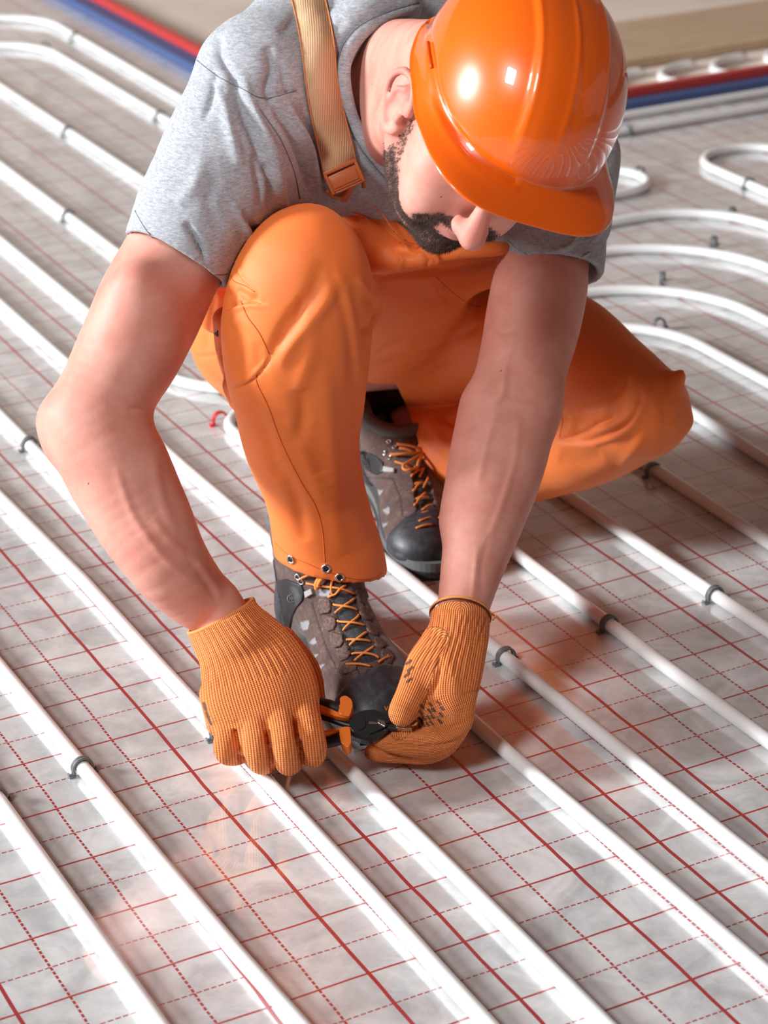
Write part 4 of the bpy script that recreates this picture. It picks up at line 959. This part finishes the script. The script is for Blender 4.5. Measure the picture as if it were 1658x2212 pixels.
M = Mat('orange_lace', (.80, .26, .05), .7); M.bump(M.noise(M.coords(), 900, 2), .5, .0008); LACE = M.m
def boot(heel, toe, label, patches, stitches, ptongue, zc=.158, sl=.28):
    heel = np.array([*heel, 0.0]); toe = np.array([*toe, 0.0]); ay_ = (toe - heel) / np.linalg.norm(toe - heel); az_ = np.array([0, 0, 1.0]); ax_ = np.cross(ay_, az_)
    L_ = np.linalg.norm(toe - heel); sc_ = L_ / .30
    def T(p): p = np.asarray(p, float) * sc_; return heel + p[..., 0:1] * ax_ + p[..., 1:2] * ay_ + p[..., 2:3] * az_
    def shape(infl, h, lo, hi):
        g = SDF(lo, hi, h); e = infl
        g.ell((0, .045, .045), (.040 + e, .045 + e, .05 + e), None, .02)
        g.chain([((0, .050, .05), .038 + e), ((0, .056, .11), .045 + e), ((0, .052, .165), .050 + e)], .015)
        g.chain([((0, .075, .06), .036 + e), ((0, .088, .11), .043 + e), ((0, .080, .170), .047 + e)], .015)
        g.chain([((0, .09, .082), .040 + e), ((0, .135, .066), .040 + e), ((0, .185, .046), .040 + e), ((.001, .240, .029), .031 + e)], .02)
        g.ell((-.006, .205, .032), (.048 + e, .060 + e, .036 + e), None, .02); g.ell((.003, .250, .027), (.044 + e, .048 + e, .029 + e), None, .02)
        return g
    lo, hi = (-.07, -.02, .012), (.07, .32, .20)
    def world(V, F, nm, mat, parent, attrs=None):
        me = mesh_np(nm, T(V), F)
        if attrs:
            for k, v in attrs.items(): set_attr(me, k, v)
        return link(nm, me, mat, parent)
    g = shape(0, .002, lo, hi); g.plane((0, 0, .018), (0, 0, -1)); g.plane((0, .03, zc), (0, -sl, 1))
    g.chain([((0, .055, .09), .030), ((0, .055, .2), .038)], .002, 'sub'); g.chain([((0, .080, .10), .030), ((0, .085, .2), .036)], .002, 'sub')
    if sl > 0: g.chain([((0, .105, .140), .014), ((0, .128, .112), .016), ((0, .160, .090), .016), ((0, .195, .074), .014)], .010, 'add')
    V, F = g.mesh(); V = smooth(V, F, 1, .4)
    WV = T(V); X = PX(WV); N = vnormals(WV, F)
    mesh_ = np.zeros(len(V)); tg = np.zeros(len(V)); stt = np.zeros(len(V))
    def inpoly(P, poly):
        x, y = P[:, 0], P[:, 1]; ins = np.zeros(len(P), bool); n = len(poly)
        for i in range(n):
            (x1, y1), (x2, y2) = poly[i], poly[(i + 1) % n]
            ins ^= ((y1 > y) != (y2 > y)) & (x < (x2 - x1) * (y - y1) / (y2 - y1 + 1e-9) + x1)
        return ins
    fcam = ((CAM - WV) * N).sum(1) > 0
    for p in patches: mesh_[inpoly(X, p) & fcam] = 1
    tg[inpoly(X, ptongue) & fcam] = 1
    for s_ in stitches:
        d, _, _ = seg_dist(X, s_); stt[(d < 1.6) & fcam] = 1
    WV = WV - N * (mesh_ * .0012 + tg * .003 + stt * .0006)[:, None]
    me = mesh_np('boot', WV, F); 
    for k, v in (('mesh', mesh_), ('tongue', tg), ('stitch', stt)): set_attr(me, k, v)
    b_ = link('boot', me, SUEDE, person); b_['label'] = label
    # toe cap, heel counter, cuff
    g = shape(.0016, .0022, lo, hi); g.plane((0, 0, .016), (0, 0, -1)); g.plane((0, .242, .05), (.12, -1, .15)); V, F = g.mesh(); V = smooth(V, F, 2, .5); world(V, F, 'toe_cap', RUBBER, b_)
    g = shape(.0018, .0022, lo, hi); g.plane((0, 0, .016), (0, 0, -1)); g.plane((0, .062, .06), (0, 1, .35)); g.plane((0, .03, .112), (0, .2, 1)); V, F = g.mesh(); V = smooth(V, F, 2, .5); world(V, F, 'heel_counter', RUBBER, b_)
    P = []
    for k in range(28):
        a = 2 * math.pi * k / 28; P.append(T(np.array([[.047 * math.cos(a), .066 + .063 * math.sin(a), zc - .002 + sl * (.066 + .063 * math.sin(a) - .03)]]))[0])
    link('cuff', tube_mesh('cuff', P, .0075, 10, closed=True), CUFFM, b_)
    # sole with lugs
    ys = [-.004, .01, .04, .09, .14, .19, .235, .27, .295, .306]; wl_ = [.012, .033, .040, .036, .040, .052, .052, .043, .026, .008]; wr_ = [.012, .033, .040, .036, .038, .046, .048, .042, .026, .008]
    out = catmull(np.array([(-w_, y) for w_, y in zip(wl_, ys)] + [(w_, y) for w_, y in list(zip(wr_, ys))[::-1]]), 3)
    bm = bmesh.new(); prism(bm, [tuple(q_) for q_ in out[:-1]], .010, .024)
    for v in bm.verts: v.co = Vector(T(np.array([v.co]))[0])
    s1 = link('midsole', bm_mesh('midsole', bm), MIDS, b_, smooth=False)
    bm = bmesh.new(); prism(bm, [(x * 1.03, y) for x, y in out[:-1]], .0045, .0125)
    for yy in np.arange(.01, .30, .018):
        hw = np.interp(yy, ys, wl_); 
        if hw > .015:
            for sx_ in (-1, 0, 1): add_box(bm, (sx_ * hw * .66, yy, .0026), hw * .5, .010, .0052)
    for v in bm.verts: v.co = Vector(T(np.array([v.co]))[0])
    s2 = link('outsole', bm_mesh('outsole', bm), RUBBER, b_, smooth=False)
    bpy.context.view_layer.update()
    dg = bpy.context.evaluated_depsgraph_get()
    return b_, BVHTree.FromPolygons([tuple(v) for v in WV], [tuple(f) for f in me_faces(me)]), T
def me_faces(me): 
    a = np.zeros(len(me.polygons) * 4, np.int32); me.polygons.foreach_get('vertices', a); return a.reshape(-1, 4)
def P5(pts, o=(500, 1150), s=3.684): return [(o[0] + x / s, o[1] + y / s) for x, y in pts]
def P8(pts): return P5(pts, (700, 820), 4.737)
b1, b1t, b1T = boot((-.100, 2.392), (.006, 2.110), 'brown suede work boot with orange laces behind the pliers',
    [P5([(540, 715), (615, 700), (600, 770), (550, 790)]), P5([(610, 880), (655, 830), (675, 880), (640, 895)]), P5([(600, 985), (690, 965), (650, 1010)]), P5([(670, 1060), (745, 1045), (690, 1100)]),
     P5([(660, 450), (780, 460), (775, 510), (670, 505)]), P5([(370, 470), (430, 560), (410, 610), (350, 600)])],
    [P5([(640, 560), (700, 760), (760, 930), (830, 1070), (880, 1130), (960, 1125)]), P5([(750, 530), (790, 560), (790, 640), (705, 655)]), P5([(760, 650), (835, 690), (830, 750), (770, 790)]), P5([(800, 790), (890, 830), (890, 880), (835, 920)]),
     P5([(860, 910), (940, 960), (935, 990)]), P5([(990, 1080), (1020, 1130), (1090, 1200)]), P5([(1000, 480), (1070, 600), (1110, 700), (1180, 850), (1260, 1000), (1300, 1140)])],
    P5([(790, 480), (985, 480), (1020, 620), (1080, 760), (1130, 880), (1190, 1000), (1100, 1035), (960, 1030), (940, 960), (890, 840), (835, 700), (795, 560)]))
b2, b2t, b2T = boot((.002, 2.800), (.062, 2.500), 'brown suede work boot farther back, half hidden by the forearm',
    [P8([(510, 1120), (600, 1130), (560, 1190), (515, 1160)]), P8([(590, 1330), (660, 1300), (665, 1360), (630, 1380)]), P8([(575, 1470), (650, 1465), (590, 1530)]), P8([(630, 1620), (690, 1610), (660, 1640)]), P8([(500, 1270), (525, 1300), (515, 1340)])],
    [P8([(450, 1000), (700, 1010), (780, 1200), (800, 1400), (950, 1430)]), P8([(700, 1750), (850, 1600), (950, 1500)])],
    P8([(900, 900), (1060, 900), (1120, 1250), (1170, 1420), (960, 1440), (930, 1250), (920, 1050)]), .150, -.30)
M = Mat('light_suede', (.10, .055, .045), .9); co = M.coords()
M.to(M.ramp(M.noise(co, 320, 4, .7), [(.35, (.075, .042, .036)), (.7, (.21, .135, .115))]), 'Base Color'); M.bump(M.noise(co, 420, 4, .7), .5, .0009); TABM = M.m
M = Mat('black_patch', (.02, .022, .026), .45); PATCH = M.m
M = Mat('pale_webbing', (.42, .42, .42), .7); PALEW = M.m
for pl in ([(700, 530), (785, 540), (795, 600), (780, 640), (715, 650), (690, 590)], [(740, 665), (825, 680), (835, 730), (815, 780), (765, 790), (735, 730)], [(790, 800), (880, 820), (893, 870), (870, 910), (815, 920), (790, 860)],
           [(840, 930), (925, 925), (942, 970), (925, 1010), (865, 1030), (840, 980)], [(840, 1060), (920, 1020), (1000, 1060), (990, 1100), (900, 1130), (850, 1110)],
           [(985, 460), (1060, 455), (1080, 520), (1050, 575), (1005, 540), (980, 500)], [(1020, 600), (1100, 610), (1130, 680), (1090, 705), (1040, 690), (1018, 640)], [(1070, 720), (1140, 730), (1180, 800), (1140, 825), (1095, 800), (1070, 760)],
           [(1130, 840), (1190, 850), (1230, 900), (1190, 925), (1140, 900)], [(1190, 950), (1240, 935), (1285, 990), (1270, 1050), (1215, 1040), (1190, 1000)]):
    decal('lace_tab', b1t, P5(pl), .0022, TABM, b1)
for pl in ([(480, 1050), (900, 1060)],): pass
hp_ = decal('heel_patch', b1t, P5([(370, 380), (450, 372), (560, 420), (580, 470), (570, 540), (520, 600), (480, 680), (460, 780), (420, 830), (390, 760), (360, 640), (345, 520)]), .0016, PATCH, b1)
decal('pull_loop', b1t, P5([(590, 470), (640, 445), (655, 490), (600, 520)]), .0040, PALEW, b1)
decal('heel_patch', b2t, P8([(360, 640), (420, 720), (560, 800), (610, 850), (600, 950), (540, 975), (420, 930), (360, 800)]), .0018, PATCH, b2)
decal('pull_loop', b2t, P8([(620, 895), (725, 920), (725, 960), (615, 945)]), .0035, PALEW, b2)
def lace(tree, pts, parent, r=.0013, off=.0022, shift=(0, 0)):
    L = catmull(np.array(pts, float), 6) if len(pts) > 2 else np.array([np.array(pts[0]) + (np.array(pts[1], float) - pts[0]) * t for t in np.linspace(0, 1, 9)])
    out = []
    for i, (x, y) in enumerate(L):
        t = i / (len(L) - 1); p = cast(tree, x, y, off + .0016 * math.sin(t * math.pi))
        if p is not None: out.append(p)
    if len(out) > 2:
        out = np.array(out); 
        for _ in range(2): out[1:-1] = (out[:-2] + out[1:-1] * 2 + out[2:]) / 4
        link('lace', tube_mesh('lace', out, r, 8), LACE, parent)
for s_ in [[(600, 400), (780, 440), (965, 480)], [(900, 430), (775, 520)], [(805, 580), (900, 600), (1000, 625)], [(975, 535), (820, 655)], [(835, 715), (950, 730), (1060, 750)], [(1020, 665), (880, 795)], [(905, 860), (1010, 862), (1110, 875)], [(1080, 790), (930, 910)],
           [(950, 970), (1060, 978), (1175, 1000)], [(1140, 910), (980, 1030)], [(915, 1055), (1010, 1062), (1105, 1075)], [(1245, 995), (1165, 1045)], [(560, 360), (620, 330), (680, 310)], [(800, 505), (800, 430), (805, 330)]]:
    lace(b1t, P5(s_), b1)
lace(b1t, P5([(690, 440), (695, 390), (720, 340), (750, 310)]), b1, .0026, .005)
lace(b1t, P5([(715, 430), (725, 390), (745, 350), (770, 320)]), b1, .0022, .007)
for x, y in ((747, 1438), (839, 1420), (643, 1246), (650, 1256)): eyelet(b1t, x, y, b1, .0032)
for s_ in [[(890, 1000), (1010, 900)], [(970, 1010), (1010, 920)], [(920, 1075), (1010, 1080)], [(910, 1150), (990, 1060)], [(930, 1230), (1065, 1220)], [(925, 1295), (1030, 1170)], [(950, 1390), (1030, 1380), (1100, 1350)], [(1000, 1350), (1100, 1290)],
           [(970, 1460), (1140, 1415)], [(940, 1530), (1095, 1490)], [(1170, 1430), (1210, 1370)], [(730, 850), (880, 910)], [(1010, 1120), (1065, 1000)]]:
    lace(b2t, P8(s_), b2, .0014)
for s_ in [[(750, 680), (900, 730), (990, 770)], [(780, 735), (900, 775)], [(700, 795), (830, 800), (990, 780)], [(990, 790), (880, 870), (820, 915), (830, 960), (880, 965), (930, 920), (960, 860), (985, 800)]]:
    lace(b2t, P8(s_), b2, .0019, .006)
for x, y in ((840, 954), (831, 979), (852, 966), (842, 989), (900, 1142)): eyelet(b2t, x, y, b2, .0022)
# wording on the front of the sole
def text_mesh(body_, size):
    cu = bpy.data.curves.new('wording', 'FONT'); cu.body = body_; cu.size = size; cu.extrude = .0001; cu.resolution_u = 3
    t = bpy.data.objects.new('wording', cu); C.objects.link(t); bpy.context.view_layer.update()
    me = bpy.data.meshes.new_from_object(t.evaluated_get(bpy.context.evaluated_depsgraph_get())); bpy.data.objects.remove(t); return me
def text_on(txt, size, p, px_dir, parent, mat, nrm=None):
    n = nrm if nrm is not None else (CAM - p) / np.linalg.norm(CAM - p); x_ = px_dir - n * (px_dir @ n); x_ /= np.linalg.norm(x_); y_ = np.cross(n, x_)
    o = link('wording', text_mesh(txt, size), mat, None, smooth=False)
    put(o, Matrix(((x_[0], y_[0], n[0], p[0]), (x_[1], y_[1], n[1], p[1]), (x_[2], y_[2], n[2], p[2]), (0, 0, 0, 1))), parent)
    return o
text_on('vibram', .0105, W(829, 1535, 2.085), NRIGHT, b1, Mat('orange_print', (.75, .18, .03), .5).m)
GREYP = Mat('grey_print', (.22, .23, .24), .5).m
p_ = cast(b1t, 603, 1276, .0026)
if p_ is not None: text_on('don', .0085, p_, NRIGHT - .12 * NUP, b1, GREYP)
p_ = cast(b1t, 634, 1292, .0028)
if p_ is not None:
    o = link('badge', ring_mesh('badge', .0042, .0008), GREYP); put(o, frame_to(p_, CAM - p_), b1)
    for k in (-1, 0, 1):
        bm = bmesh.new(); add_box(bm, (k * .0016, 0, .0002), .0009, .005, .0006); o2 = link('bar', bm_mesh('bar', bm), GREYP); put(o2, frame_to(p_, CAM - p_), o)
# dark sock at the back ankle
g = SDF((-.06, 2.66, .08), (.12, 2.90, .26), .003); g.chain([K(885, 915, 2.755, 55), K(872, 945, 2.762, 56), K(858, 1000, 2.772, 57)], .005); g.plane(W(852, 915, 2.72), viewvec(.88, .47, .0)); V, F = g.mesh(); 
link('sock', mesh_np('sock', V, F), Mat('black_knit', (.012, .012, .018), .9).m, person)

# ------------------------------------------------------------------ knitted gloves
M = Mat('orange_knit', (.85, .3, .06), .8)
uu = M.attr('ku'); vv = M.attr('kv')
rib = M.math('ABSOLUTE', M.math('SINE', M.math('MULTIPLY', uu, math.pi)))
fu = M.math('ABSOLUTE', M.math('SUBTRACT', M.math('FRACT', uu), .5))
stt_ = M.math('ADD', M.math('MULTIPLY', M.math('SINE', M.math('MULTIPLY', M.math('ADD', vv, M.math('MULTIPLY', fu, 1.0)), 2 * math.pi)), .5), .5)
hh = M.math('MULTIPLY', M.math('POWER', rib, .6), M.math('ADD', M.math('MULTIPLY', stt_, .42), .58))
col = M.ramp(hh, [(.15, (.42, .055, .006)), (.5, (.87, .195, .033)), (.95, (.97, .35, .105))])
col = M.mix(M.math('MULTIPLY', M.attr('print'), M.math('ADD', M.math('MULTIPLY', rib, .4), .6), clamp=True), col, (.035, .022, .024))
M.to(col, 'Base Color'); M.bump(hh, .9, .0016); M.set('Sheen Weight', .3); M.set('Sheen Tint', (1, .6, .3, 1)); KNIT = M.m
M = Mat('cuff_binding', (.90, .38, .10), .8); vb = M.n.new('ShaderNodeTexWave'); M.l.new(M.coords('Object'), vb.inputs[0]); vb.inputs['Scale'].default_value = 190
M.to(M.mix(vb.outputs['Fac'], (.60, .16, .02), (.93, .45, .14)), 'Base Color'); BIND = M.m
DARKT = Mat('dark_red_thread', (.10, .015, .008), .8).m
def ribs(Lp, Rp, n, am=.0011, wd=2.6):
    out = []
    for k in range(n):
        f = (k + .5) / n; out.append(([tuple(np.array(l) * (1 - f) + np.array(r) * f) for l, r in zip(Lp, Rp)], wd, -am, 'e'))
    return out
def KZs(*a): return [KZ(*q_) for q_ in a]
def glove(name, label, build, lines, marks, strokes, lo, hi, rim):
    g = SDF(lo, hi, .0013); build(g); V, F = g.mesh(); V = smooth(V, F, 2, .5); V = folds(V, F, strokes)
    X = PX(V); best = np.full(len(V), 1e9); ku = np.zeros(len(V)); kv = np.zeros(len(V))
    for pts, sp, ph in lines:
        A_ = np.array([p[:2] for p in pts], float); hw = np.array([p[2] for p in pts], float); Q = catmull(np.c_[A_, hw], 8); L = Q[:, :2]; hw = Q[:, 2]
        d, t, sd = seg_dist(X, L); ll = np.r_[0, np.cumsum(np.linalg.norm(np.diff(L, axis=0), axis=1))]; n_ = len(L) - 1
        h_ = np.interp(t * n_, range(n_ + 1), hw); al = np.interp(t * n_, range(n_ + 1), ll); score = d / h_
        mk = score < best; best = np.where(mk, score, best); ku = np.where(mk, ph + d * sd / h_ * (hw.max() / sp), ku); kv = np.where(mk, al / 4.2, kv)
    pr = np.zeros(len(V)); N = vnormals(V, F); fc = ((CAM - V) * N).sum(1) > 0
    for (x0, y0, x1, y1, wd) in marks: 
        d, _, _ = seg_dist(X, [(x0, y0), (x1, y1)]); pr[(d < wd) & fc] = 1
    me = mesh_np(name, V, F); set_attr(me, 'ku', ku); set_attr(me, 'kv', kv); set_attr(me, 'print', pr)
    o = link(name, me, KNIT, person); o['label'] = label
    # bound edge of the cuff
    c, r1, ax1, ax2 = rim
    P = [c + r1 * (math.cos(a) * ax1 + .97 * math.sin(a) * ax2) for a in np.linspace(0, 2 * math.pi, 40, endpoint=False)]
    link('binding', tube_mesh('binding', P, .0021, 8, closed=True), BIND, o)
    dn = np.cross(ax1, ax2); dn = dn if dn @ CR[1] > 0 else -dn
    P2 = [p + dn * .0024 + (p - c) / r1 * .0006 for p in P]; link('overlock', tube_mesh('overlock', P2, .0011, 6, closed=True), DARKT, o)
    return o
def rimframe(c, axis):
    axis = axis / np.linalg.norm(axis); a1 = NRIGHT - axis * (NRIGHT @ axis); a1 /= np.linalg.norm(a1); return a1, np.cross(axis, a1)
HN = viewvec(0, .25, .97)
RN = .46 * CR[0] + .885 * CR[1] + .10 * CR[2]
def build_r(g):
    g.chain(KZs((476, 1330, .143, 77), (497, 1368, .136, 84), (530, 1412, .122, 100), (556, 1470, .104, 121), (566, 1512, .092, 124), (574, 1538, .084, 106)), .006, sq=(HN, .52))
    g.chain(KZs((476, 1330, .143, 77), (498, 1370, .135, 81), (520, 1408, .124, 86)), .006, sq=(HN, .95))
    for c in [((508, 1535, .078, 40), (494, 1585, .068, 31), (489, 1614, .052, 29), (494, 1628, .036, 26), (520, 1628, .024, 22), (548, 1600, .020, 20)),
              ((548, 1535, .084, 40), (556, 1595, .072, 33), (560, 1632, .052, 31), (568, 1646, .034, 28), (586, 1636, .022, 24), (600, 1600, .020, 20)),
              ((600, 1535, .086, 40), (614, 1598, .074, 32), (620, 1634, .054, 30), (624, 1648, .036, 28), (638, 1634, .024, 23), (645, 1600, .022, 20)),
              ((648, 1530, .086, 40), (670, 1585, .074, 31), (677, 1618, .056, 29), (674, 1632, .040, 26), (666, 1616, .030, 23), (670, 1586, .030, 20))]:
        g.chain(KZs(*c), .0022)
    g.chain(KZs((600, 1400, .100, 50), (648, 1440, .080, 38), (668, 1470, .066, 30), (676, 1505, .052, 26)), .012)
    g.chain(KZs((470, 1500, .080, 40), (478, 1560, .065, 34)), .01)
    g.plane(KZ(477, 1331, .143, 1)[0], -RN)
ra = RN; a1, a2 = rimframe(None if False else KZ(476, 1330, .143, 1)[0], ra)
cc, rr_ = KZ(477, 1331, .143, 77)
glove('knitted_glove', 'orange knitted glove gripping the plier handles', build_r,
      [([(470, 1318, 76), (500, 1370, 86), (535, 1425, 112), (560, 1490, 128), (578, 1560, 124), (588, 1640, 124), (590, 1700, 124)], 6.4, 0)],
      [(440, 1520, 444, 1532, 4), (446, 1540, 450, 1550, 4), (452, 1556, 456, 1564, 3)],
      ribs([(408, 1368), (426, 1405), (440, 1450), (446, 1490)], [(546, 1300), (585, 1345), (630, 1390), (665, 1440)], 12) + [([(506, 1580), (512, 1608), (521, 1640), (524, 1665)], 4, -.0075, 'e'), ([(577, 1580), (580, 1605), (587, 1650), (590, 1680)], 4, -.0075, 'e'), ([(638, 1555), (643, 1590), (650, 1640), (652, 1675)], 4.5, -.0075, 'e'),
       ([(440, 1480), (480, 1475), (520, 1480)], 7, -.0014), ([(460, 1560), (500, 1565), (520, 1555)], 6, -.0016), ([(520, 1555), (575, 1540), (640, 1545)], 16, .0016)],
      (-.22, 1.98, .004), (-.03, 2.24, .18), (cc, rr_ * 1.02, a1, a2))
def build_l(g):
    g.chain(KZs((994, 1326, .141, 63), (992, 1362, .132, 64), (985, 1400, .122, 66), (972, 1450, .106, 70), (966, 1500, .088, 64), (968, 1545, .070, 56)), .006, sq=(HN, .62))
    g.chain(KZs((994, 1326, .141, 63), (990, 1372, .130, 62)), .004, sq=(HN, .92))
    g.chain(KZs((950, 1395, .122, 44), (921, 1435, .108, 44), (904, 1475, .096, 41), (888, 1508, .088, 37), (874, 1530, .082, 33), (868, 1540, .080, 30)), .010)
    g.chain(KZs((985, 1470, .088, 44), (984, 1525, .068, 40), (968, 1576, .052, 40), (925, 1598, .044, 37), (878, 1602, .044, 31), (845, 1600, .044, 26), (825, 1596, .043, 21)), .006)
    g.chain(KZs((975, 1520, .054, 44), (962, 1585, .036, 40), (925, 1616, .028, 34), (868, 1622, .024, 27), (820, 1625, .022, 22), (804, 1625, .022, 18)), .005)
    g.chain(KZs((950, 1500, .050, 40), (945, 1560, .030, 36), (905, 1590, .020, 28), (860, 1600, .018, 22)), .005)
    g.chain(KZs((940, 1490, .072, 40), (940, 1545, .050, 42)), .01)
    g.plane(KZ(994, 1328, .141, 1)[0], Gz(996, 1290, .153) - Gz(990, 1370, .130))
rl = Gz(985, 1400, .122) - Gz(994, 1326, .141); b1_, b2_ = rimframe(None if False else KZ(994, 1326, .141, 1)[0], rl)
cl, rl_ = KZ(994, 1328, .141, 64)
pm = []
for (x, y) in ((881, 1431), (884, 1446), (877, 1459), (882, 1470)): pm.append((x - 3, y + 3, x + 6, y - 4, 3.2))
rsx = random.Random(4)
for i in range(6):
    for j in range(4):
        x = 905 + i * 9 + j * 2; y = 1568 - j * 14 - i * 2
        if rsx.random() < .8: pm.append((x - 2.5, y - 3, x + 2.5, y + 3, 3.0))
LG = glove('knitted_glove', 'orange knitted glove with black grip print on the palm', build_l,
      [([(994, 1318, 62), (988, 1380, 66), (974, 1440, 72), (968, 1500, 68), (985, 1550, 50), (960, 1600, 46), (900, 1612, 44), (840, 1612, 40), (790, 1620, 40)], 5.4, 0),
       ([(958, 1380, 40), (921, 1435, 44), (904, 1475, 41), (886, 1515, 37), (868, 1560, 32), (862, 1590, 30)], 5.6, .3)], pm,
      ribs([(932, 1326), (926, 1368), (905, 1410), (888, 1440)], [(1056, 1336), (1042, 1380), (1032, 1430), (1028, 1470)], 10) + [
       ([(952, 1420), (945, 1470), (925, 1510), (910, 1535)], 6, -.0030), ([(960, 1400), (975, 1450), (985, 1500)], 10, .001), ([(1000, 1590), (960, 1608), (880, 1614), (830, 1610)], 3.5, -.0022),
       ([(1005, 1520), (990, 1560), (960, 1580), (900, 1582)], 6, -.001)],
      (-.06, 1.98, .004), (.13, 2.26, .18), (cl, rl_, b1_, b2_))
# loose thread end at the cuff
P = [cl + b1_ * rl_ + np.array(v) for v in ((0, 0, 0), (.002, -.001, .004), (.005, -.001, .001), (.003, -.002, -.002), (.006, -.002, .003), (.009, -.001, .0))]
link('thread_end', tube_mesh('thread_end', catmull(P, 5), .0009, 6), BIND, LG)

# ------------------------------------------------------------------ side cutters held between the hands
cut = empty('side_cutters', tuple(Gz(795, 1565, .0)), 'black side cutters with orange and black handles held between both gloves', 'pliers')
bpy.context.view_layer.update()
PC = Gz(800, 1565, .062); PN = viewvec(-.05, .55, .83)
def PLN(x, y, h=0.0):
    d = ray(x, y); t = ((PC - CAM) @ PN) / (d @ PN); return CAM + d * t + PN * h
def plate(name, pts, h0, h1, mat, parent, o=(500, 1150), s=3.684, bev=.0008, crv=True):
    L = np.array(P5(pts, o, s)); 
    if crv: L = catmull(np.vstack([L, L[:1]]), 4)[:-1]
    bm = bmesh.new(); a = [bm.verts.new(PLN(x, y, h0)) for x, y in L]; b = [bm.verts.new(PLN(x, y, h1)) for x, y in L]; n = len(L)
    bm.faces.new(a[::-1]); top = bm.faces.new(b)
    for i in range(n): bm.faces.new((a[i], a[(i + 1) % n], b[(i + 1) % n], b[i]))
    if bev:
        es = [e for e in bm.edges if len(e.link_faces) == 2 and (top in e.link_faces)]
        bmesh.ops.bevel(bm, geom=es, offset=bev, segments=2, affect='EDGES', profile=.5, clamp_overlap=True)
    return link(name, bm_mesh(name, bm), mat, parent, smooth=False)
M = Mat('black_steel', (.022, .023, .026), .42); M.set('Metallic', .35); M.bump(M.noise(M.coords(), 120, 4), .15, .0006); BST = M.m
M = Mat('black_grip', (.014, .014, .017), .5); GRIP = M.m
M = Mat('orange_grip', (.85, .20, .02), .38); OGR = M.m
M = Mat('ground_steel', (.55, .56, .57), .25); M.set('Metallic', 1.0); GST = M.m
hd = plate('head', [(945, 1500), (1000, 1450), (1090, 1430), (1170, 1436), (1235, 1480), (1268, 1530), (1250, 1585), (1190, 1625), (1110, 1640), (1030, 1625), (960, 1600), (940, 1555)], -.006, .005, BST, cut, bev=.0015)
plate('hinge_disc', [(1015 + 55 * math.cos(a), 1540 + 55 * math.sin(a)) for a in np.linspace(0, 2 * math.pi, 14, endpoint=False)], .004, .0062, BST, hd, bev=.0005)
jw = plate('jaw', [(1100, 1447), (1170, 1470), (1230, 1520), (1262, 1545), (1180, 1548), (1100, 1540)], .003, .0085, BST, cut, bev=.0012, crv=False)
plate('jaw', [(1100, 1630), (1180, 1600), (1235, 1570), (1262, 1552), (1180, 1556), (1100, 1552)], .003, .0085, BST, cut, bev=.0012, crv=False)
plate('cutting_edge', [(1165, 1518), (1215, 1535), (1228, 1560), (1222, 1582), (1185, 1560), (1168, 1552)], .007, .0098, GST, jw, bev=.0005, crv=False)
plate('cutting_edge', [(1095, 1538), (1165, 1542), (1170, 1556), (1095, 1556)], .006, .0092, GST, jw, bev=.0003, crv=False)
plate('jaw_tip', [(1240, 1545), (1320, 1552), (1320, 1588), (1240, 1580)], .0, .0065, BST, cut, crv=False)
tp = plate('bit', [(1308, 1548), (1345, 1562), (1380, 1552), (1438, 1560), (1436, 1592), (1380, 1592), (1345, 1582), (1310, 1586)], .001, .0085, GST, cut, crv=False, bev=.0006)
# arms and handles: tapered tubes
def hnd(name, pts, mat, parent, flat=1.0):
    P = np.array([PLN(500 + x / 3.684, 1150 + y / 3.684, h) for x, y, r, h in pts]); R_ = np.array([r / 3.684 / scale_at(P[0]) for x, y, r, h in pts])
    Q = catmull(np.c_[P, R_], 6); return link(name, tube_mesh(name, Q[:, :3], np.maximum(Q[:, 3], .0005), 14, flat=flat, up=tuple(PN)), mat, parent)
hnd('arm', [(990, 1545, 30, -.001), (900, 1520, 26, -.002), (800, 1485, 24, -.003), (700, 1450, 24, -.004)], BST, cut)
hnd('arm', [(990, 1570, 28, -.002), (900, 1590, 30, -.004), (800, 1610, 30, -.006)], BST, cut)
h1 = hnd('handle', [(905, 1425, 34, .002), (860, 1412, 46, .001), (780, 1390, 54, .001), (690, 1358, 52, -.001), (600, 1320, 46, -.006), (480, 1290, 44, -.010), (300, 1290, 40, -.016)], GRIP, cut)
plate('grip_flare', [(865, 1358), (900, 1335), (940, 1350), (968, 1400), (958, 1450), (940, 1498), (880, 1492), (852, 1466), (868, 1420)], -.008, .0105, OGR, h1, bev=.0012)
plate('grip_inlay', [(672, 1385), (760, 1418), (860, 1462), (930, 1478), (935, 1500), (850, 1495), (760, 1462), (680, 1425)], -.004, .0075, OGR, h1, bev=.002)
h2 = hnd('handle', [(905, 1625, 40, -.004), (850, 1630, 44, -.006), (780, 1640, 44, -.008), (700, 1650, 42, -.010), (600, 1670, 40, -.014), (480, 1680, 38, -.018)], GRIP, cut)
plate('grip_flare', [(858, 1572), (940, 1562), (948, 1610), (950, 1690), (926, 1728), (880, 1695), (862, 1640)], -.012, .005, OGR, h2, bev=.0012)
plate('grip_inlay', [(735, 1590), (860, 1568), (862, 1584), (745, 1612)], -.008, .004, OGR, h2, bev=.001)
